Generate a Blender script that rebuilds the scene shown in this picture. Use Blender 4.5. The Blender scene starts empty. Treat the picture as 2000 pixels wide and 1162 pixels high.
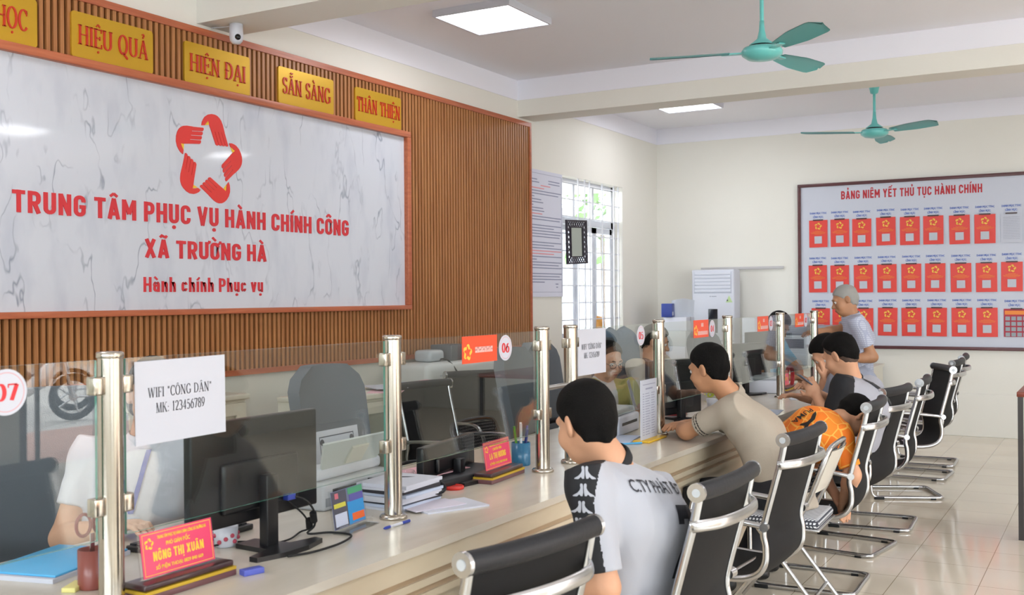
import bpy, bmesh, math, random
import numpy as np
from mathutils import Vector, Matrix
from mathutils.bvhtree import BVHTree
random.seed(7)
rng = np.random.default_rng(11)
SC = bpy.context.scene
COL = SC.collection
PI = math.pi

# ------------------------------------------------------------------ camera
CAM_YAW, CAM_ROLL = 0.51985, 0.00771
cd = bpy.data.cameras.new('camera')
cam = bpy.data.objects.new('camera', cd); COL.objects.link(cam)
_r = Vector((math.cos(CAM_YAW), math.sin(CAM_YAW), 0)); _f = Vector((-math.sin(CAM_YAW), math.cos(CAM_YAW), -0.0004)).normalized()
_d = _f.cross(_r)
_r2 = _r*math.cos(CAM_ROLL) + _d*math.sin(CAM_ROLL); _u2 = -( -_r*math.sin(CAM_ROLL) + _d*math.cos(CAM_ROLL))
_m = Matrix((_r2, _u2, -_f)).transposed().to_4x4(); _m.translation = (0, 0, 1.5)
cam.matrix_world = _m
cd.sensor_width = 36.0; cd.lens = 36.0*2069/2000; cd.clip_start = 0.05; cd.clip_end = 200
cd.dof.use_dof = True; cd.dof.focus_distance = 5.6; cd.dof.aperture_fstop = 6.3
SC.camera = cam

# ------------------------------------------------------------------ world and light
w = bpy.data.worlds.new('World'); SC.world = w; w.use_nodes = True
bg = w.node_tree.nodes['Background']; bg.inputs[0].default_value = (0.89, 0.945, 1.0, 1); bg.inputs[1].default_value = 9.5
SC.view_settings.view_transform = 'Standard'; SC.view_settings.look = 'None'
SC.view_settings.gamma = 1.0; SC.view_settings.use_curve_mapping = False
SC.view_settings.exposure = 0.42
LED_POWER, LED_EMIT = 8.0, 3.2

def area(name, loc, size, power, col=(1, 1, 1), rot=(0, 0, 0), sy=None):
    l = bpy.data.lights.new(name, 'AREA'); l.energy = power; l.color = col; l.size = size
    if sy: l.shape = 'RECTANGLE'; l.size_y = sy
    o = bpy.data.objects.new(name, l); COL.objects.link(o); o.location = loc; o.rotation_euler = rot
    return o
# daylight comes from the sky through the openings; portals tell the renderer where they are
for _n, _x, _y, _z, _wd, _ht, _ry in (('door_portal', 4.16, 6.76, 1.3, 1.78, 2.58, PI/2), ('window_portal', 4.16, 3.25, 1.65, 4.7, 2.3, PI/2), ('window_portal', 4.16, -1.3, 1.75, 2.2, 1.7, PI/2), ('back_portal', 0, 0, 0, 0, 0, None), ('window_portal', -4.96, 10.26, 1.86, 1.5, 1.72, -PI/2)):
    if _ry is None: _o = area(_n, (-.4, -3.1, 2.0), 6.2, 1.0, (1, 1, 1), (PI/2, 0, 0), 1.4)
    else: _o = area(_n, (_x, _y, _z), _ht, 1.0, (1, 1, 1), (0, _ry, 0), _wd)
    _o.data.cycles.is_portal = True

# ------------------------------------------------------------------ materials
def s2l(c): return c/12.92 if c <= 0.04045 else ((c+0.055)/1.055)**2.4
def hexc(h):
    h = h.lstrip('#'); return tuple(s2l(int(h[i:i+2], 16)/255) for i in (0, 2, 4)) + (1.0,)
MATS = {}
def mat(name, col, rough=0.5, metal=0.0, spec=0.5, coat=0.0, bump=None, var=None, emit=None, sheen=0.0, alpha=None):
    """plain procedural Principled material; bump=(scale, strength), var=(scale, amount) mottles the base colour"""
    if name in MATS: return MATS[name]
    m = bpy.data.materials.new(name); m.use_nodes = True; nt = m.node_tree; b = nt.nodes['Principled BSDF']
    c = hexc(col) if isinstance(col, str) else col
    b.inputs['Base Color'].default_value = c; b.inputs['Roughness'].default_value = rough
    b.inputs['Metallic'].default_value = metal; b.inputs['Specular IOR Level'].default_value = spec
    b.inputs['Coat Weight'].default_value = coat; b.inputs['Sheen Weight'].default_value = sheen
    if bump or var:
        tc = nt.nodes.new('ShaderNodeTexCoord')
    if var:
        n = nt.nodes.new('ShaderNodeTexNoise'); n.inputs['Scale'].default_value = var[0]; n.inputs['Detail'].default_value = 4
        nt.links.new(tc.outputs['Object'], n.inputs['Vector'])
        r = nt.nodes.new('ShaderNodeValToRGB')
        r.color_ramp.elements[0].position = 0.3; r.color_ramp.elements[1].position = 0.7
        k = 1-var[1]; r.color_ramp.elements[0].color = (c[0]*k, c[1]*k, c[2]*k, 1); r.color_ramp.elements[1].color = c
        nt.links.new(n.outputs['Fac'], r.inputs[0]); nt.links.new(r.outputs[0], b.inputs['Base Color'])
    if bump:
        n = nt.nodes.new('ShaderNodeTexNoise'); n.inputs['Scale'].default_value = bump[0]; n.inputs['Detail'].default_value = 3
        nt.links.new(tc.outputs['Object'], n.inputs['Vector'])
        bp = nt.nodes.new('ShaderNodeBump'); bp.inputs['Strength'].default_value = bump[1]; bp.inputs['Distance'].default_value = 0.01
        nt.links.new(n.outputs['Fac'], bp.inputs['Height']); nt.links.new(bp.outputs[0], b.inputs['Normal'])
    if emit:
        b.inputs['Emission Color'].default_value = c; b.inputs['Emission Strength'].default_value = emit
    if alpha is not None: b.inputs['Alpha'].default_value = alpha
    MATS[name] = m; return m
def nodes_of(name):
    m = bpy.data.materials.new(name); m.use_nodes = True; MATS[name] = m
    nt = m.node_tree; return m, nt, nt.nodes['Principled BSDF']
def glass_mat(name, tint, ior=1.5, refl=1.0):
    """thin clear pane: see-through tinted by its own colour plus a Fresnel mirror"""
    m = bpy.data.materials.new(name); m.use_nodes = True; nt = m.node_tree
    for n in list(nt.nodes): nt.nodes.remove(n)
    o = nt.nodes.new('ShaderNodeOutputMaterial'); t = nt.nodes.new('ShaderNodeBsdfTransparent'); t.inputs[0].default_value = tint
    g = nt.nodes.new('ShaderNodeBsdfGlossy'); g.inputs['Roughness'].default_value = 0.0; g.inputs[0].default_value = (refl, refl, refl, 1)
    f = nt.nodes.new('ShaderNodeFresnel'); ge = nt.nodes.new('ShaderNodeNewGeometry'); mr = nt.nodes.new('ShaderNodeMapRange')
    mr.inputs['To Min'].default_value = ior; mr.inputs['To Max'].default_value = 1/ior
    nt.links.new(ge.outputs['Backfacing'], mr.inputs['Value']); nt.links.new(mr.outputs[0], f.inputs[0])
    mx = nt.nodes.new('ShaderNodeMixShader')
    nt.links.new(f.outputs[0], mx.inputs[0]); nt.links.new(t.outputs[0], mx.inputs[1]); nt.links.new(g.outputs[0], mx.inputs[2])
    nt.links.new(mx.outputs[0], o.inputs[0]); MATS[name] = m; return m

def wall_mat():
    m, nt, b = nodes_of('wall_paint'); b.inputs['Roughness'].default_value = 0.75
    tc = nt.nodes.new('ShaderNodeTexCoord'); n = nt.nodes.new('ShaderNodeTexNoise'); n.inputs['Scale'].default_value = 1.3; n.inputs['Detail'].default_value = 5
    nt.links.new(tc.outputs['Object'], n.inputs['Vector'])
    r = nt.nodes.new('ShaderNodeValToRGB'); r.color_ramp.elements[0].color = hexc('#e4e1d8'); r.color_ramp.elements[1].color = hexc('#ebe8e0')
    nt.links.new(n.outputs['Fac'], r.inputs[0]); nt.links.new(r.outputs[0], b.inputs['Base Color'])
    n2 = nt.nodes.new('ShaderNodeTexNoise'); n2.inputs['Scale'].default_value = 60; nt.links.new(tc.outputs['Object'], n2.inputs['Vector'])
    bp = nt.nodes.new('ShaderNodeBump'); bp.inputs['Strength'].default_value = 0.05; bp.inputs['Distance'].default_value = 0.01
    nt.links.new(n2.outputs['Fac'], bp.inputs['Height']); nt.links.new(bp.outputs[0], b.inputs['Normal'])
    return m
def floor_mat():
    m, nt, b = nodes_of('floor_tile'); tc = nt.nodes.new('ShaderNodeTexCoord')
    mp = nt.nodes.new('ShaderNodeMapping'); mp.inputs['Location'].default_value = (1.03-0.4*10, 0.1, 0)
    br = nt.nodes.new('ShaderNodeTexBrick'); br.offset = 0.0; br.inputs['Scale'].default_value = 1.0
    br.inputs['Brick Width'].default_value = 0.4; br.inputs['Row Height'].default_value = 0.4; br.inputs['Mortar Size'].default_value = 0.0022
    br.inputs['Mortar Smooth'].default_value = 0.2
    br.inputs['Color1'].default_value = hexc('#e8dcc9'); br.inputs['Color2'].default_value = hexc('#e4d7c2'); br.inputs['Mortar'].default_value = hexc('#a3937c')
    nt.links.new(tc.outputs['Object'], mp.inputs['Vector']); nt.links.new(mp.outputs[0], br.inputs['Vector'])
    n = nt.nodes.new('ShaderNodeTexNoise'); n.inputs['Scale'].default_value = 2.2; n.inputs['Detail'].default_value = 6; nt.links.new(tc.outputs['Object'], n.inputs['Vector'])
    mx = nt.nodes.new('ShaderNodeMix'); mx.data_type = 'RGBA'; mx.blend_type = 'MULTIPLY'; mx.inputs[0].default_value = 0.15
    nt.links.new(br.outputs['Color'], mx.inputs[6]); nt.links.new(n.outputs['Fac'], mx.inputs[7]); nt.links.new(mx.outputs[2], b.inputs['Base Color'])
    b.inputs['Roughness'].default_value = 0.1; b.inputs['Specular IOR Level'].default_value = 0.5
    return m
def marble_mat():
    m, nt, b = nodes_of('white_marble'); tc = nt.nodes.new('ShaderNodeTexCoord')
    mp = nt.nodes.new('ShaderNodeMapping'); mp.inputs['Rotation'].default_value = (-0.5, 0, 0); mp.inputs['Scale'].default_value = (1, 2.0, 0.75)
    nt.links.new(tc.outputs['Object'], mp.inputs['Vector'])
    n = nt.nodes.new('ShaderNodeTexNoise'); n.inputs['Scale'].default_value = 2.6; n.inputs['Detail'].default_value = 3.0; n.inputs['Roughness'].default_value = 0.5; n.inputs['Distortion'].default_value = 0.15
    nt.links.new(mp.outputs[0], n.inputs['Vector'])
    a = nt.nodes.new('ShaderNodeMath'); a.operation = 'SUBTRACT'; a.inputs[1].default_value = 0.5
    ab = nt.nodes.new('ShaderNodeMath'); ab.operation = 'ABSOLUTE'
    nt.links.new(n.outputs['Fac'], a.inputs[0]); nt.links.new(a.outputs[0], ab.inputs[0])
    r = nt.nodes.new('ShaderNodeValToRGB'); e = r.color_ramp.elements
    e[0].position = 0.0; e[0].color = (1, 1, 1, 1); e[1].position = 0.016; e[1].color = (0, 0, 0, 1)
    nt.links.new(ab.outputs[0], r.inputs[0])
    n2 = nt.nodes.new('ShaderNodeTexNoise'); n2.inputs['Scale'].default_value = 2.4; n2.inputs['Detail'].default_value = 2; nt.links.new(mp.outputs[0], n2.inputs['Vector'])
    r2 = nt.nodes.new('ShaderNodeValToRGB'); r2.color_ramp.elements[0].position = 0.47; r2.color_ramp.elements[1].position = 0.62
    nt.links.new(n2.outputs['Fac'], r2.inputs[0])
    mu = nt.nodes.new('ShaderNodeMath'); mu.operation = 'MULTIPLY'; nt.links.new(r.outputs[0], mu.inputs[0]); nt.links.new(r2.outputs[0], mu.inputs[1])
    n3 = nt.nodes.new('ShaderNodeTexNoise'); n3.inputs['Scale'].default_value = 3.0; n3.inputs['Detail'].default_value = 4; nt.links.new(mp.outputs[0], n3.inputs['Vector'])
    r3 = nt.nodes.new('ShaderNodeValToRGB'); r3.color_ramp.elements[0].position = 0.5; r3.color_ramp.elements[0].color = hexc('#ccd0da'); r3.color_ramp.elements[1].position = 0.75; r3.color_ramp.elements[1].color = hexc('#bec3d0')
    nt.links.new(n3.outputs['Fac'], r3.inputs[0])
    mx = nt.nodes.new('ShaderNodeMix'); mx.data_type = 'RGBA'
    nt.links.new(mu.outputs[0], mx.inputs[0]); nt.links.new(r3.outputs[0], mx.inputs[6]); mx.inputs[7].default_value = hexc('#9298a8')
    nt.links.new(mx.outputs[2], b.inputs['Base Color']); b.inputs['Roughness'].default_value = 0.06; b.inputs['Specular IOR Level'].default_value = 0.6
    return m
def wood_mat(name, c1, c2, scale=3.0, rough=0.35, axis='Z', stretch=14, coat=0.0):
    m, nt, b = nodes_of(name); tc = nt.nodes.new('ShaderNodeTexCoord'); mp = nt.nodes.new('ShaderNodeMapping')
    sc = [stretch, stretch, stretch]; sc['XYZ'.index(axis)] = 1.0; mp.inputs['Scale'].default_value = sc
    n = nt.nodes.new('ShaderNodeTexNoise'); n.inputs['Scale'].default_value = scale; n.inputs['Detail'].default_value = 5; n.inputs['Distortion'].default_value = 0.6
    nt.links.new(tc.outputs['Object'], mp.inputs['Vector']); nt.links.new(mp.outputs[0], n.inputs['Vector'])
    r = nt.nodes.new('ShaderNodeValToRGB'); r.color_ramp.elements[0].position = 0.3; r.color_ramp.elements[0].color = hexc(c1); r.color_ramp.elements[1].position = 0.7; r.color_ramp.elements[1].color = hexc(c2)
    nt.links.new(n.outputs['Fac'], r.inputs[0]); nt.links.new(r.outputs[0], b.inputs['Base Color'])
    b.inputs['Roughness'].default_value = rough; b.inputs['Coat Weight'].default_value = coat
    return m
def check_mat(name, base, line, size, wd, soft=False):
    """woven check: lines along object Z and around the body"""
    m, nt, b = nodes_of(name); tc = nt.nodes.new('ShaderNodeTexCoord'); sp = nt.nodes.new('ShaderNodeSeparateXYZ'); nt.links.new(tc.outputs['Object'], sp.inputs[0])
    ad = nt.nodes.new('ShaderNodeMath'); ad.operation = 'SUBTRACT'; nt.links.new(sp.outputs[0], ad.inputs[0]); nt.links.new(sp.outputs[1], ad.inputs[1])
    out = []
    for src in (ad.outputs[0], sp.outputs[2]):
        mo = nt.nodes.new('ShaderNodeMath'); mo.operation = 'PINGPONG'; mo.inputs[1].default_value = size; nt.links.new(src, mo.inputs[0])
        le = nt.nodes.new('ShaderNodeMath'); le.operation = 'LESS_THAN'; le.inputs[1].default_value = wd; nt.links.new(mo.outputs[0], le.inputs[0]); out.append(le)
    mx = nt.nodes.new('ShaderNodeMath'); mx.operation = 'MAXIMUM'
    nt.links.new(out[0].outputs[0], mx.inputs[0]); nt.links.new(out[1].outputs[0], mx.inputs[1])
    c = nt.nodes.new('ShaderNodeMix'); c.data_type = 'RGBA'; c.inputs[6].default_value = hexc(base); c.inputs[7].default_value = hexc(line)
    nt.links.new(mx.outputs[0], c.inputs[0]); nt.links.new(c.outputs[2], b.inputs['Base Color']); b.inputs['Roughness'].default_value = 0.85
    return m

WALL = wall_mat(); FLOOR = floor_mat(); MARBLE = marble_mat()
WHITE_PAINT = mat('white_paint', '#eeedf5', 0.8)
CEIL = mat('ceiling_paint', '#f4f4fb', 0.85)
SLAT = wood_mat('slat_wood', '#9a6238', '#bb8250', 2.0, 0.4, 'Z', 30)
SLAT_BACK = mat('slat_groove', '#3c170c', 0.7)
TRIM_WOOD = wood_mat('trim_wood', '#a55537', '#bd6d4a', 2.5, 0.35, 'Y', 18)
GOLD = mat('brushed_gold', '#cda22c', 0.36, 0.45, bump=(180, 0.05))
RED_PAINT = mat('red_letter', '#cf2f38', 0.45)
RED_DARK = mat('red_plaque_letter', '#c4341f', 0.35)
CHROME = mat('chrome', '#c0c0c2', 0.24, 1.0)
STEEL = mat('stainless_steel', '#bfb8ad', 0.2, 1.0)
BLACK_MESH = mat('black_mesh_fabric', '#0f0f12', 0.7, spec=0.3, bump=(500, 0.25))
BLACK_LEATHER = mat('black_leatherette', '#1a1b20', 0.5, spec=0.35, bump=(90, 0.06))
BLACK_PL = mat('black_plastic', '#141417', 0.35)
BLACK_RUB = mat('black_rubber', '#101012', 0.7)
GREY_FAB = mat('grey_fabric', '#6b7078', 0.85, bump=(300, 0.2))
GLASS = glass_mat('counter_glass', (0.90, 0.925, 0.915, 1), 1.5)
GLASS_EDGE = mat('glass_green_edge', '#4f8f80', 0.15, spec=0.7)
ACRYL = glass_mat('clear_acrylic', (0.95, 0.96, 0.96, 1), 1.45)
WINGLASS = glass_mat('window_glass', (0.95, 0.97, 0.97, 1), 1.45)
PAPER = mat('white_paper', '#c9cbd6', 0.85, spec=0.2)
PAPER_B = mat('bluish_paper', '#bcc7dc', 0.8)
PINK_P = mat('pink_paper', '#eab9c3', 0.8)
INK = mat('dark_ink', '#45464e', 0.7)
RED_SHEET = mat('red_sheet', '#e2473f', 0.4)
ORANGE_SHEET = mat('orange_red_sheet', '#ee5230', 0.4)
YELLOW_INK = mat('yellow_ink', '#f2c24c', 0.5)
ORANGE_INK = mat('orange_ink', '#ee8a3a', 0.5)
BLUE_INK = mat('blue_ink', '#4a68b8', 0.6)
TURQ = mat('turquoise_enamel', '#6fcac6', 0.28, coat=0.3)
COUNTER_TOP = wood_mat('counter_veneer', '#c6beb0', '#d2cabd', 1.6, 0.22, 'Y', 5)
COUNTER_FRONT = wood_mat('counter_front_veneer', '#ccbda3', '#d6c8b0', 1.6, 0.3, 'Y', 5)
COUNTER_DARK = wood_mat('counter_groove_veneer', '#b59c80', '#c2aa8c', 1.6, 0.3, 'Y', 5)
WHITE_PL = mat('white_plastic', '#d0d2dc', 0.35)
GREY_PL = mat('grey_plastic', '#b9bcc0', 0.4)
CREAM_PANEL = mat('cream_panel', '#d8d3c4', 0.4)
MAROON = wood_mat('maroon_frame', '#4f2a2c', '#613639', 2, 0.35, 'X', 10)
SKIN = mat('skin', '#cc9878', 0.55, var=(14, 0.10))
SKIN_PALE = mat('skin_pale', '#cf9f85', 0.55, var=(14, 0.08))
SKIN_TAN = mat('skin_tan', '#b98562', 0.55, var=(14, 0.12))
HAIR = mat('black_hair', '#0a0807', 0.7, spec=0.15, bump=(420, 0.5))
HAIR_GREY = mat('grey_hair', '#a3a19c', 0.7, bump=(420, 0.5))
EYE_W = mat('eye_white', '#d9d4cf', 0.3); EYE_D = mat('eye_iris', '#1b120d', 0.2); LIP = mat('lip', '#a65a50', 0.5); BROW = mat('eyebrow_hair', '#2a211c', 0.8)
BROW_G = mat('grey_eyebrow_hair', '#6b655f', 0.8)
TROUSER = mat('black_trousers', '#1b1c22', 0.8, bump=(40, 0.2))
SHOE = mat('dark_shoe', '#1a1918', 0.5)
# ------------------------------------------------------------------ mesh helpers
class MB:
    """collects shapes into ONE mesh"""
    def __init__(s): s.v = []; s.f = []; s.m = []; s.sm = []
    def add(s, vs, fs, mi=0, smooth=False, M=None):
        o = len(s.v)
        if M is not None: vs = [M @ Vector(p) for p in vs]
        s.v += [tuple(p) for p in vs]; s.f += [tuple(i+o for i in f) for f in fs]; s.m += [mi]*len(fs); s.sm += [smooth]*len(fs)
        return s
    def box(s, x0, x1, y0, y1, z0, z1, mi=0, M=None, bev=0.0):
        if bev <= 0:
            vs = [(x, y, z) for z in (z0, z1) for y in (y0, y1) for x in (x0, x1)]
            return s.add(vs, [(0, 2, 3, 1), (4, 5, 7, 6), (0, 1, 5, 4), (2, 6, 7, 3), (0, 4, 6, 2), (1, 3, 7, 5)], mi, False, M)
        bm = bmesh.new(); bmesh.ops.create_cube(bm, size=1.0)
        for v in bm.verts: v.co = Vector(((x0+x1)/2+v.co.x*(x1-x0), (y0+y1)/2+v.co.y*(y1-y0), (z0+z1)/2+v.co.z*(z1-z0)))
        b = min(bev, 0.49*min(x1-x0, y1-y0, z1-z0))
        bmesh.ops.bevel(bm, geom=list(bm.edges), offset=b, segments=3, affect='EDGES', profile=0.5)
        bm.verts.index_update(); s.add([v.co.copy() for v in bm.verts], [[v.index for v in f.verts] for f in bm.faces], mi, True, M); bm.free(); return s
    def prism(s, pts, t0, t1, mi=0, M=None, axes=None, smooth=False):
        """polygon pts (u,v) extruded from n=t0 to n=t1; axes maps (u,v,n) to xyz"""
        A = axes or (lambda u, v, n: (u, v, n)); n = len(pts)
        vs = [A(u, v, t0) for u, v in pts] + [A(u, v, t1) for u, v in pts]
        fs = [tuple(range(n))[::-1], tuple(range(n, 2*n))] + [(i, (i+1) % n, n+(i+1) % n, n+i) for i in range(n)]
        return s.add(vs, fs, mi, smooth, M)
    def tube(s, pts, r, n=10, mi=0, M=None, cap=True, flat=None):
        pts = [Vector(p) for p in pts]; rr = r if isinstance(r, (list, tuple)) else [r]*len(pts)
        T = []
        for i in range(len(pts)):
            a = pts[max(i-1, 0)]; b = pts[min(i+1, len(pts)-1)]; T.append((b-a).normalized())
        up = Vector((0, 0, 1)) if abs(T[0].z) < 0.9 else Vector((1, 0, 0))
        nrm = (up - T[0]*up.dot(T[0])).normalized(); vs = []; fs = []
        for i, p in enumerate(pts):
            nrm = (nrm - T[i]*nrm.dot(T[i])); nrm = nrm.normalized() if nrm.length > 1e-6 else T[i].orthogonal().normalized()
            bi = T[i].cross(nrm)
            for k in range(n):
                a = 2*PI*k/n; q = nrm*math.cos(a)*rr[i] + bi*math.sin(a)*rr[i]
                if flat: q = nrm*math.cos(a)*rr[i]*flat[0] + bi*math.sin(a)*rr[i]*flat[1]
                vs.append(p+q)
        for i in range(len(pts)-1):
            for k in range(n): fs.append((i*n+k, i*n+(k+1) % n, (i+1)*n+(k+1) % n, (i+1)*n+k))
        s.add(vs, fs, mi, True, M)
        if cap: s.add(vs[:n]+vs[-n:], [tuple(range(n))[::-1], tuple(range(n, 2*n))], mi, False, M)
        return s
    def lathe(s, prof, n=24, mi=0, M=None, c=(0, 0, 0)):
        vs = []; fs = []
        for r, z in prof:
            for k in range(n): a = 2*PI*k/n; vs.append((c[0]+r*math.cos(a), c[1]+r*math.sin(a), c[2]+z))
        for i in range(len(prof)-1):
            for k in range(n): fs.append((i*n+k, i*n+(k+1) % n, (i+1)*n+(k+1) % n, (i+1)*n+k))
        fs += [tuple(range(n))[::-1], tuple(range((len(prof)-1)*n, len(prof)*n))]
        return s.add(vs, fs, mi, True, M)
    def ball(s, c, r, mi=0, M=None, n=14):
        r = (r, r, r) if not isinstance(r, (list, tuple)) else r; vs = []; fs = []
        for i in range(n//2+1):
            t = PI*i/(n//2)
            for k in range(n): a = 2*PI*k/n; vs.append((c[0]+r[0]*math.sin(t)*math.cos(a), c[1]+r[1]*math.sin(t)*math.sin(a), c[2]+r[2]*math.cos(t)))
        for i in range(n//2):
            for k in range(n): fs.append((i*n+k, (i+1)*n+k, (i+1)*n+(k+1) % n, i*n+(k+1) % n))
        return s.add(vs, fs, mi, True, M)
    def grid(s, P, mi=0, smooth=True, M=None):
        nr, nc = len(P), len(P[0]); vs = [p for r in P for p in r]
        return s.add(vs, [(i*nc+j, i*nc+j+1, (i+1)*nc+j+1, (i+1)*nc+j) for i in range(nr-1) for j in range(nc-1)], mi, smooth, M)
    def data(s, name):
        me = bpy.data.meshes.new(name); me.from_pydata(s.v, [], s.f); me.polygons.foreach_set('use_smooth', s.sm); me.polygons.foreach_set('material_index', s.m); me.update(); return me
def curve(pts, n=8):
    """Catmull-Rom through the points"""
    P = [Vector(p) for p in pts]; P = [P[0]*2-P[1]] + P + [P[-1]*2-P[-2]]; out = []
    for i in range(1, len(P)-2):
        for k in range(n):
            t = k/n; a, b, c, d = P[i-1:i+3]
            out.append(0.5*((2*b)+(c-a)*t+(2*a-5*b+4*c-d)*t*t+(3*b-a-3*c+d)*t**3))
    return out+[P[-2]]
def link(name, me, mats, parent=None, loc=None):
    o = bpy.data.objects.new(name, me); COL.objects.link(o)
    for m in (mats if isinstance(mats, (list, tuple)) else [mats]): me.materials.append(m)
    if parent: o.parent = parent
    if loc is not None: o.location = loc
    return o
def obj(name, mb, mats, parent=None, loc=None, tag=None, smooth_angle=None):
    o = link(name, mb.data(name), mats, parent, loc)
    if tag: tags(o, *tag)
    return o
def tags(o, label, cat, group=None, kind=None):
    o['label'] = label; o['category'] = cat
    if group: o['group'] = group
    if kind: o['kind'] = kind
    return o
def thing(name, label, cat, loc=(0, 0, 0), rotz=0.0, group=None):
    o = bpy.data.objects.new(name, None); COL.objects.link(o); o.location = loc; o.rotation_euler = (0, 0, rotz); o.empty_display_size = 0.1
    return tags(o, label, cat, group)
def struct(name, mb, mats, parent=None):
    o = obj(name, mb, mats, parent)
    if parent is None: o['kind'] = 'structure'
    return o
def kids(o): return [c for c in ALLKIDS.get(o.name, [])]
ALLKIDS = {}
def index_kids():
    ALLKIDS.clear()
    for o in COL.objects:
        if o.parent: ALLKIDS.setdefault(o.parent.name, []).append(o)
def dup(root, loc, rotz=0.0, label=None, group=None):
    index_kids(); r = root.copy(); COL.objects.link(r); r.location = loc; r.rotation_euler = (0, 0, rotz)
    if label: r['label'] = label
    if group: r['group'] = group
    for ch in list(ALLKIDS.get(root.name, [])):
        c = ch.copy(); COL.objects.link(c); c.parent = r
        for g in list(ALLKIDS.get(ch.name, [])):
            d = g.copy(); COL.objects.link(d); d.parent = c
    return r
def basis(o, u, v, n):
    """matrix whose local x,y,z run along u,v,n from o"""
    m = Matrix((Vector(u), Vector(v), Vector(n))).transposed().to_4x4(); m.translation = Vector(o); return m
WALLB = lambda x, y, z: basis((x, y, z), (0, 1, 0), (0, 0, 1), (1, 0, 0))     # on a wall that faces +X
FARB = lambda x, y, z: basis((x, y, z), (1, 0, 0), (0, 0, 1), (0, -1, 0))     # on a wall that faces -Y

# ------------------------------------------------------------------ lettering
_TX = {}
def text_raw(s, bold=0.0, res=3):
    k = (s, bold, res)
    if k in _TX: return _TX[k]
    c = bpy.data.curves.new('t', 'FONT'); c.body = s; c.size = 1.0; c.resolution_u = res; c.offset = bold; c.fill_mode = 'FRONT'
    o = bpy.data.objects.new('t', c); COL.objects.link(o); bpy.context.view_layer.update()
    dg = bpy.context.evaluated_depsgraph_get(); me = bpy.data.meshes.new_from_object(o.evaluated_get(dg))
    vs = [tuple(v.co) for v in me.vertices]; fs = [tuple(p.vertices) for p in me.polygons]
    bpy.data.objects.remove(o); bpy.data.curves.remove(c); bpy.data.meshes.remove(me); _TX[k] = (vs, fs); return vs, fs
CAPH = None
def text_geo(s, width=None, cap=0.1, bold=0.0, res=3, align='C'):
    """flat glyph faces: cap height `cap`, total width `width` (None keeps the font's own)"""
    global CAPH
    if CAPH is None: hv, _ = text_raw('H'); CAPH = max(v[1] for v in hv)
    vs, fs = text_raw(s, bold, res)
    x0 = min(v[0] for v in vs); x1 = max(v[0] for v in vs); sy = cap/CAPH; sx = (width/(x1-x0)) if width else sy
    off = {'C': (x0+x1)/2, 'L': x0, 'R': x1}[align]
    return [((v[0]-off)*sx, v[1]*sy) for v in vs], fs
def put_text(mb, s, M, width=None, cap=0.1, bold=0.0, depth=0.0, mi=0, res=3, align='C', x=0, y=0, strike=0.0):
    if strike:
        for i, (dx, dy) in enumerate(((-1, -.5), (-1, .5), (1, -.5), (1, .5))): put_text(mb, s, M @ Matrix.Translation((0, 0, i*max(.00012, strike*.05))), width-2*strike if width else None, cap-strike, bold, depth, mi, res, align, x+dx*strike, y+dy*strike+strike*.5)
        return mb
    p, fs = text_geo(s, width, cap, bold, res, align)
    if depth <= 0: return mb.add([(a+x, b+y, 0) for a, b in p], fs, mi, False, M)
    n = len(p); vs = [(a+x, b+y, depth) for a, b in p] + [(a+x, b+y, 0) for a, b in p]
    cnt = {}
    for f in fs:
        for i in range(len(f)):
            e = (f[i], f[(i+1) % len(f)]); cnt[e] = 1
    side = [(a, a+n, b+n, b) for (a, b) in cnt if (b, a) not in cnt]
    return mb.add(vs, list(fs)+[tuple(i+n for i in f)[::-1] for f in fs]+side, mi, False, M)

# serif capitals drawn with a broad pen (the plaques and paper notices use a roman face)
TH, TN = 0.135, 0.05
def _arc(cx, cy, rx, ry, a0, a1, n=14): return [(cx+rx*math.cos(math.radians(a0+(a1-a0)*i/n)), cy+ry*math.sin(math.radians(a0+(a1-a0)*i/n))) for i in range(n+1)]
def _st(x, w=None): return ('s', [(x, 0), (x, 1)], w or TH, True)
G = {}
G['H'] = (0.72, [_st(.12), _st(.60), ('s', [(.12, .52), (.60, .52)], TN, False)])
G['I'] = (0.28, [_st(.14)])
G['E'] = (0.58, [_st(.12), ('s', [(.08, .97), (.54, .97)], TN, False), ('s', [(.12, .52), (.42, .52)], TN, False), ('s', [(.08, .03), (.56, .03)], TN, False), ('s', [(.53, 1), (.53, .80)], TN, False), ('s', [(.55, 0), (.55, .22)], TN, False), ('s', [(.42, .42), (.42, .62)], TN, False)])
G['F'] = (0.54, [_st(.12), ('s', [(.08, .97), (.52, .97)], TN, False), ('s', [(.12, .52), (.40, .52)], TN, False), ('s', [(.51, 1), (.51, .78)], TN, False), ('s', [(.40, .42), (.40, .62)], TN, False)])
G['U'] = (0.70, [('p', [(.12, 1), (.12, .3)] + _arc(.35, .28, .23, .26, 180, 360) + [(.58, 1)]), ('sf', .12, 1), ('sf', .58, 1)])
G['O'] = (0.72, [('p', _arc(.36, .5, .29, .5, 90, 450, 28))])
G['Q'] = (0.74, [('p', _arc(.36, .5, .29, .5, 90, 450, 28)), ('s', [(.34, .08), (.70, -.2)], TH*.8, False)])
G['C'] = (0.66, [('p', _arc(.38, .5, .29, .5, 42, 318, 24)), ('s', [(.60, .99), (.60, .72)], TN, False)])
G['G'] = (0.72, [('p', _arc(.38, .5, .29, .5, 42, 318, 24)), ('s', [(.60, .99), (.60, .72)], TN, False), ('s', [(.62, .08), (.62, .42)], TH, False), ('s', [(.48, .42), (.72, .42)], TN, False)])
G['S'] = (0.54, [('p', _arc(.27, .745, .18, .235, 30, 270, 14) + _arc(.27, .255, .2, .255, 90, -150, 14)), ('s', [(.46, .98), (.46, .76)], TN, False), ('s', [(.08, .02), (.08, .26)], TN, False)])
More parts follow.
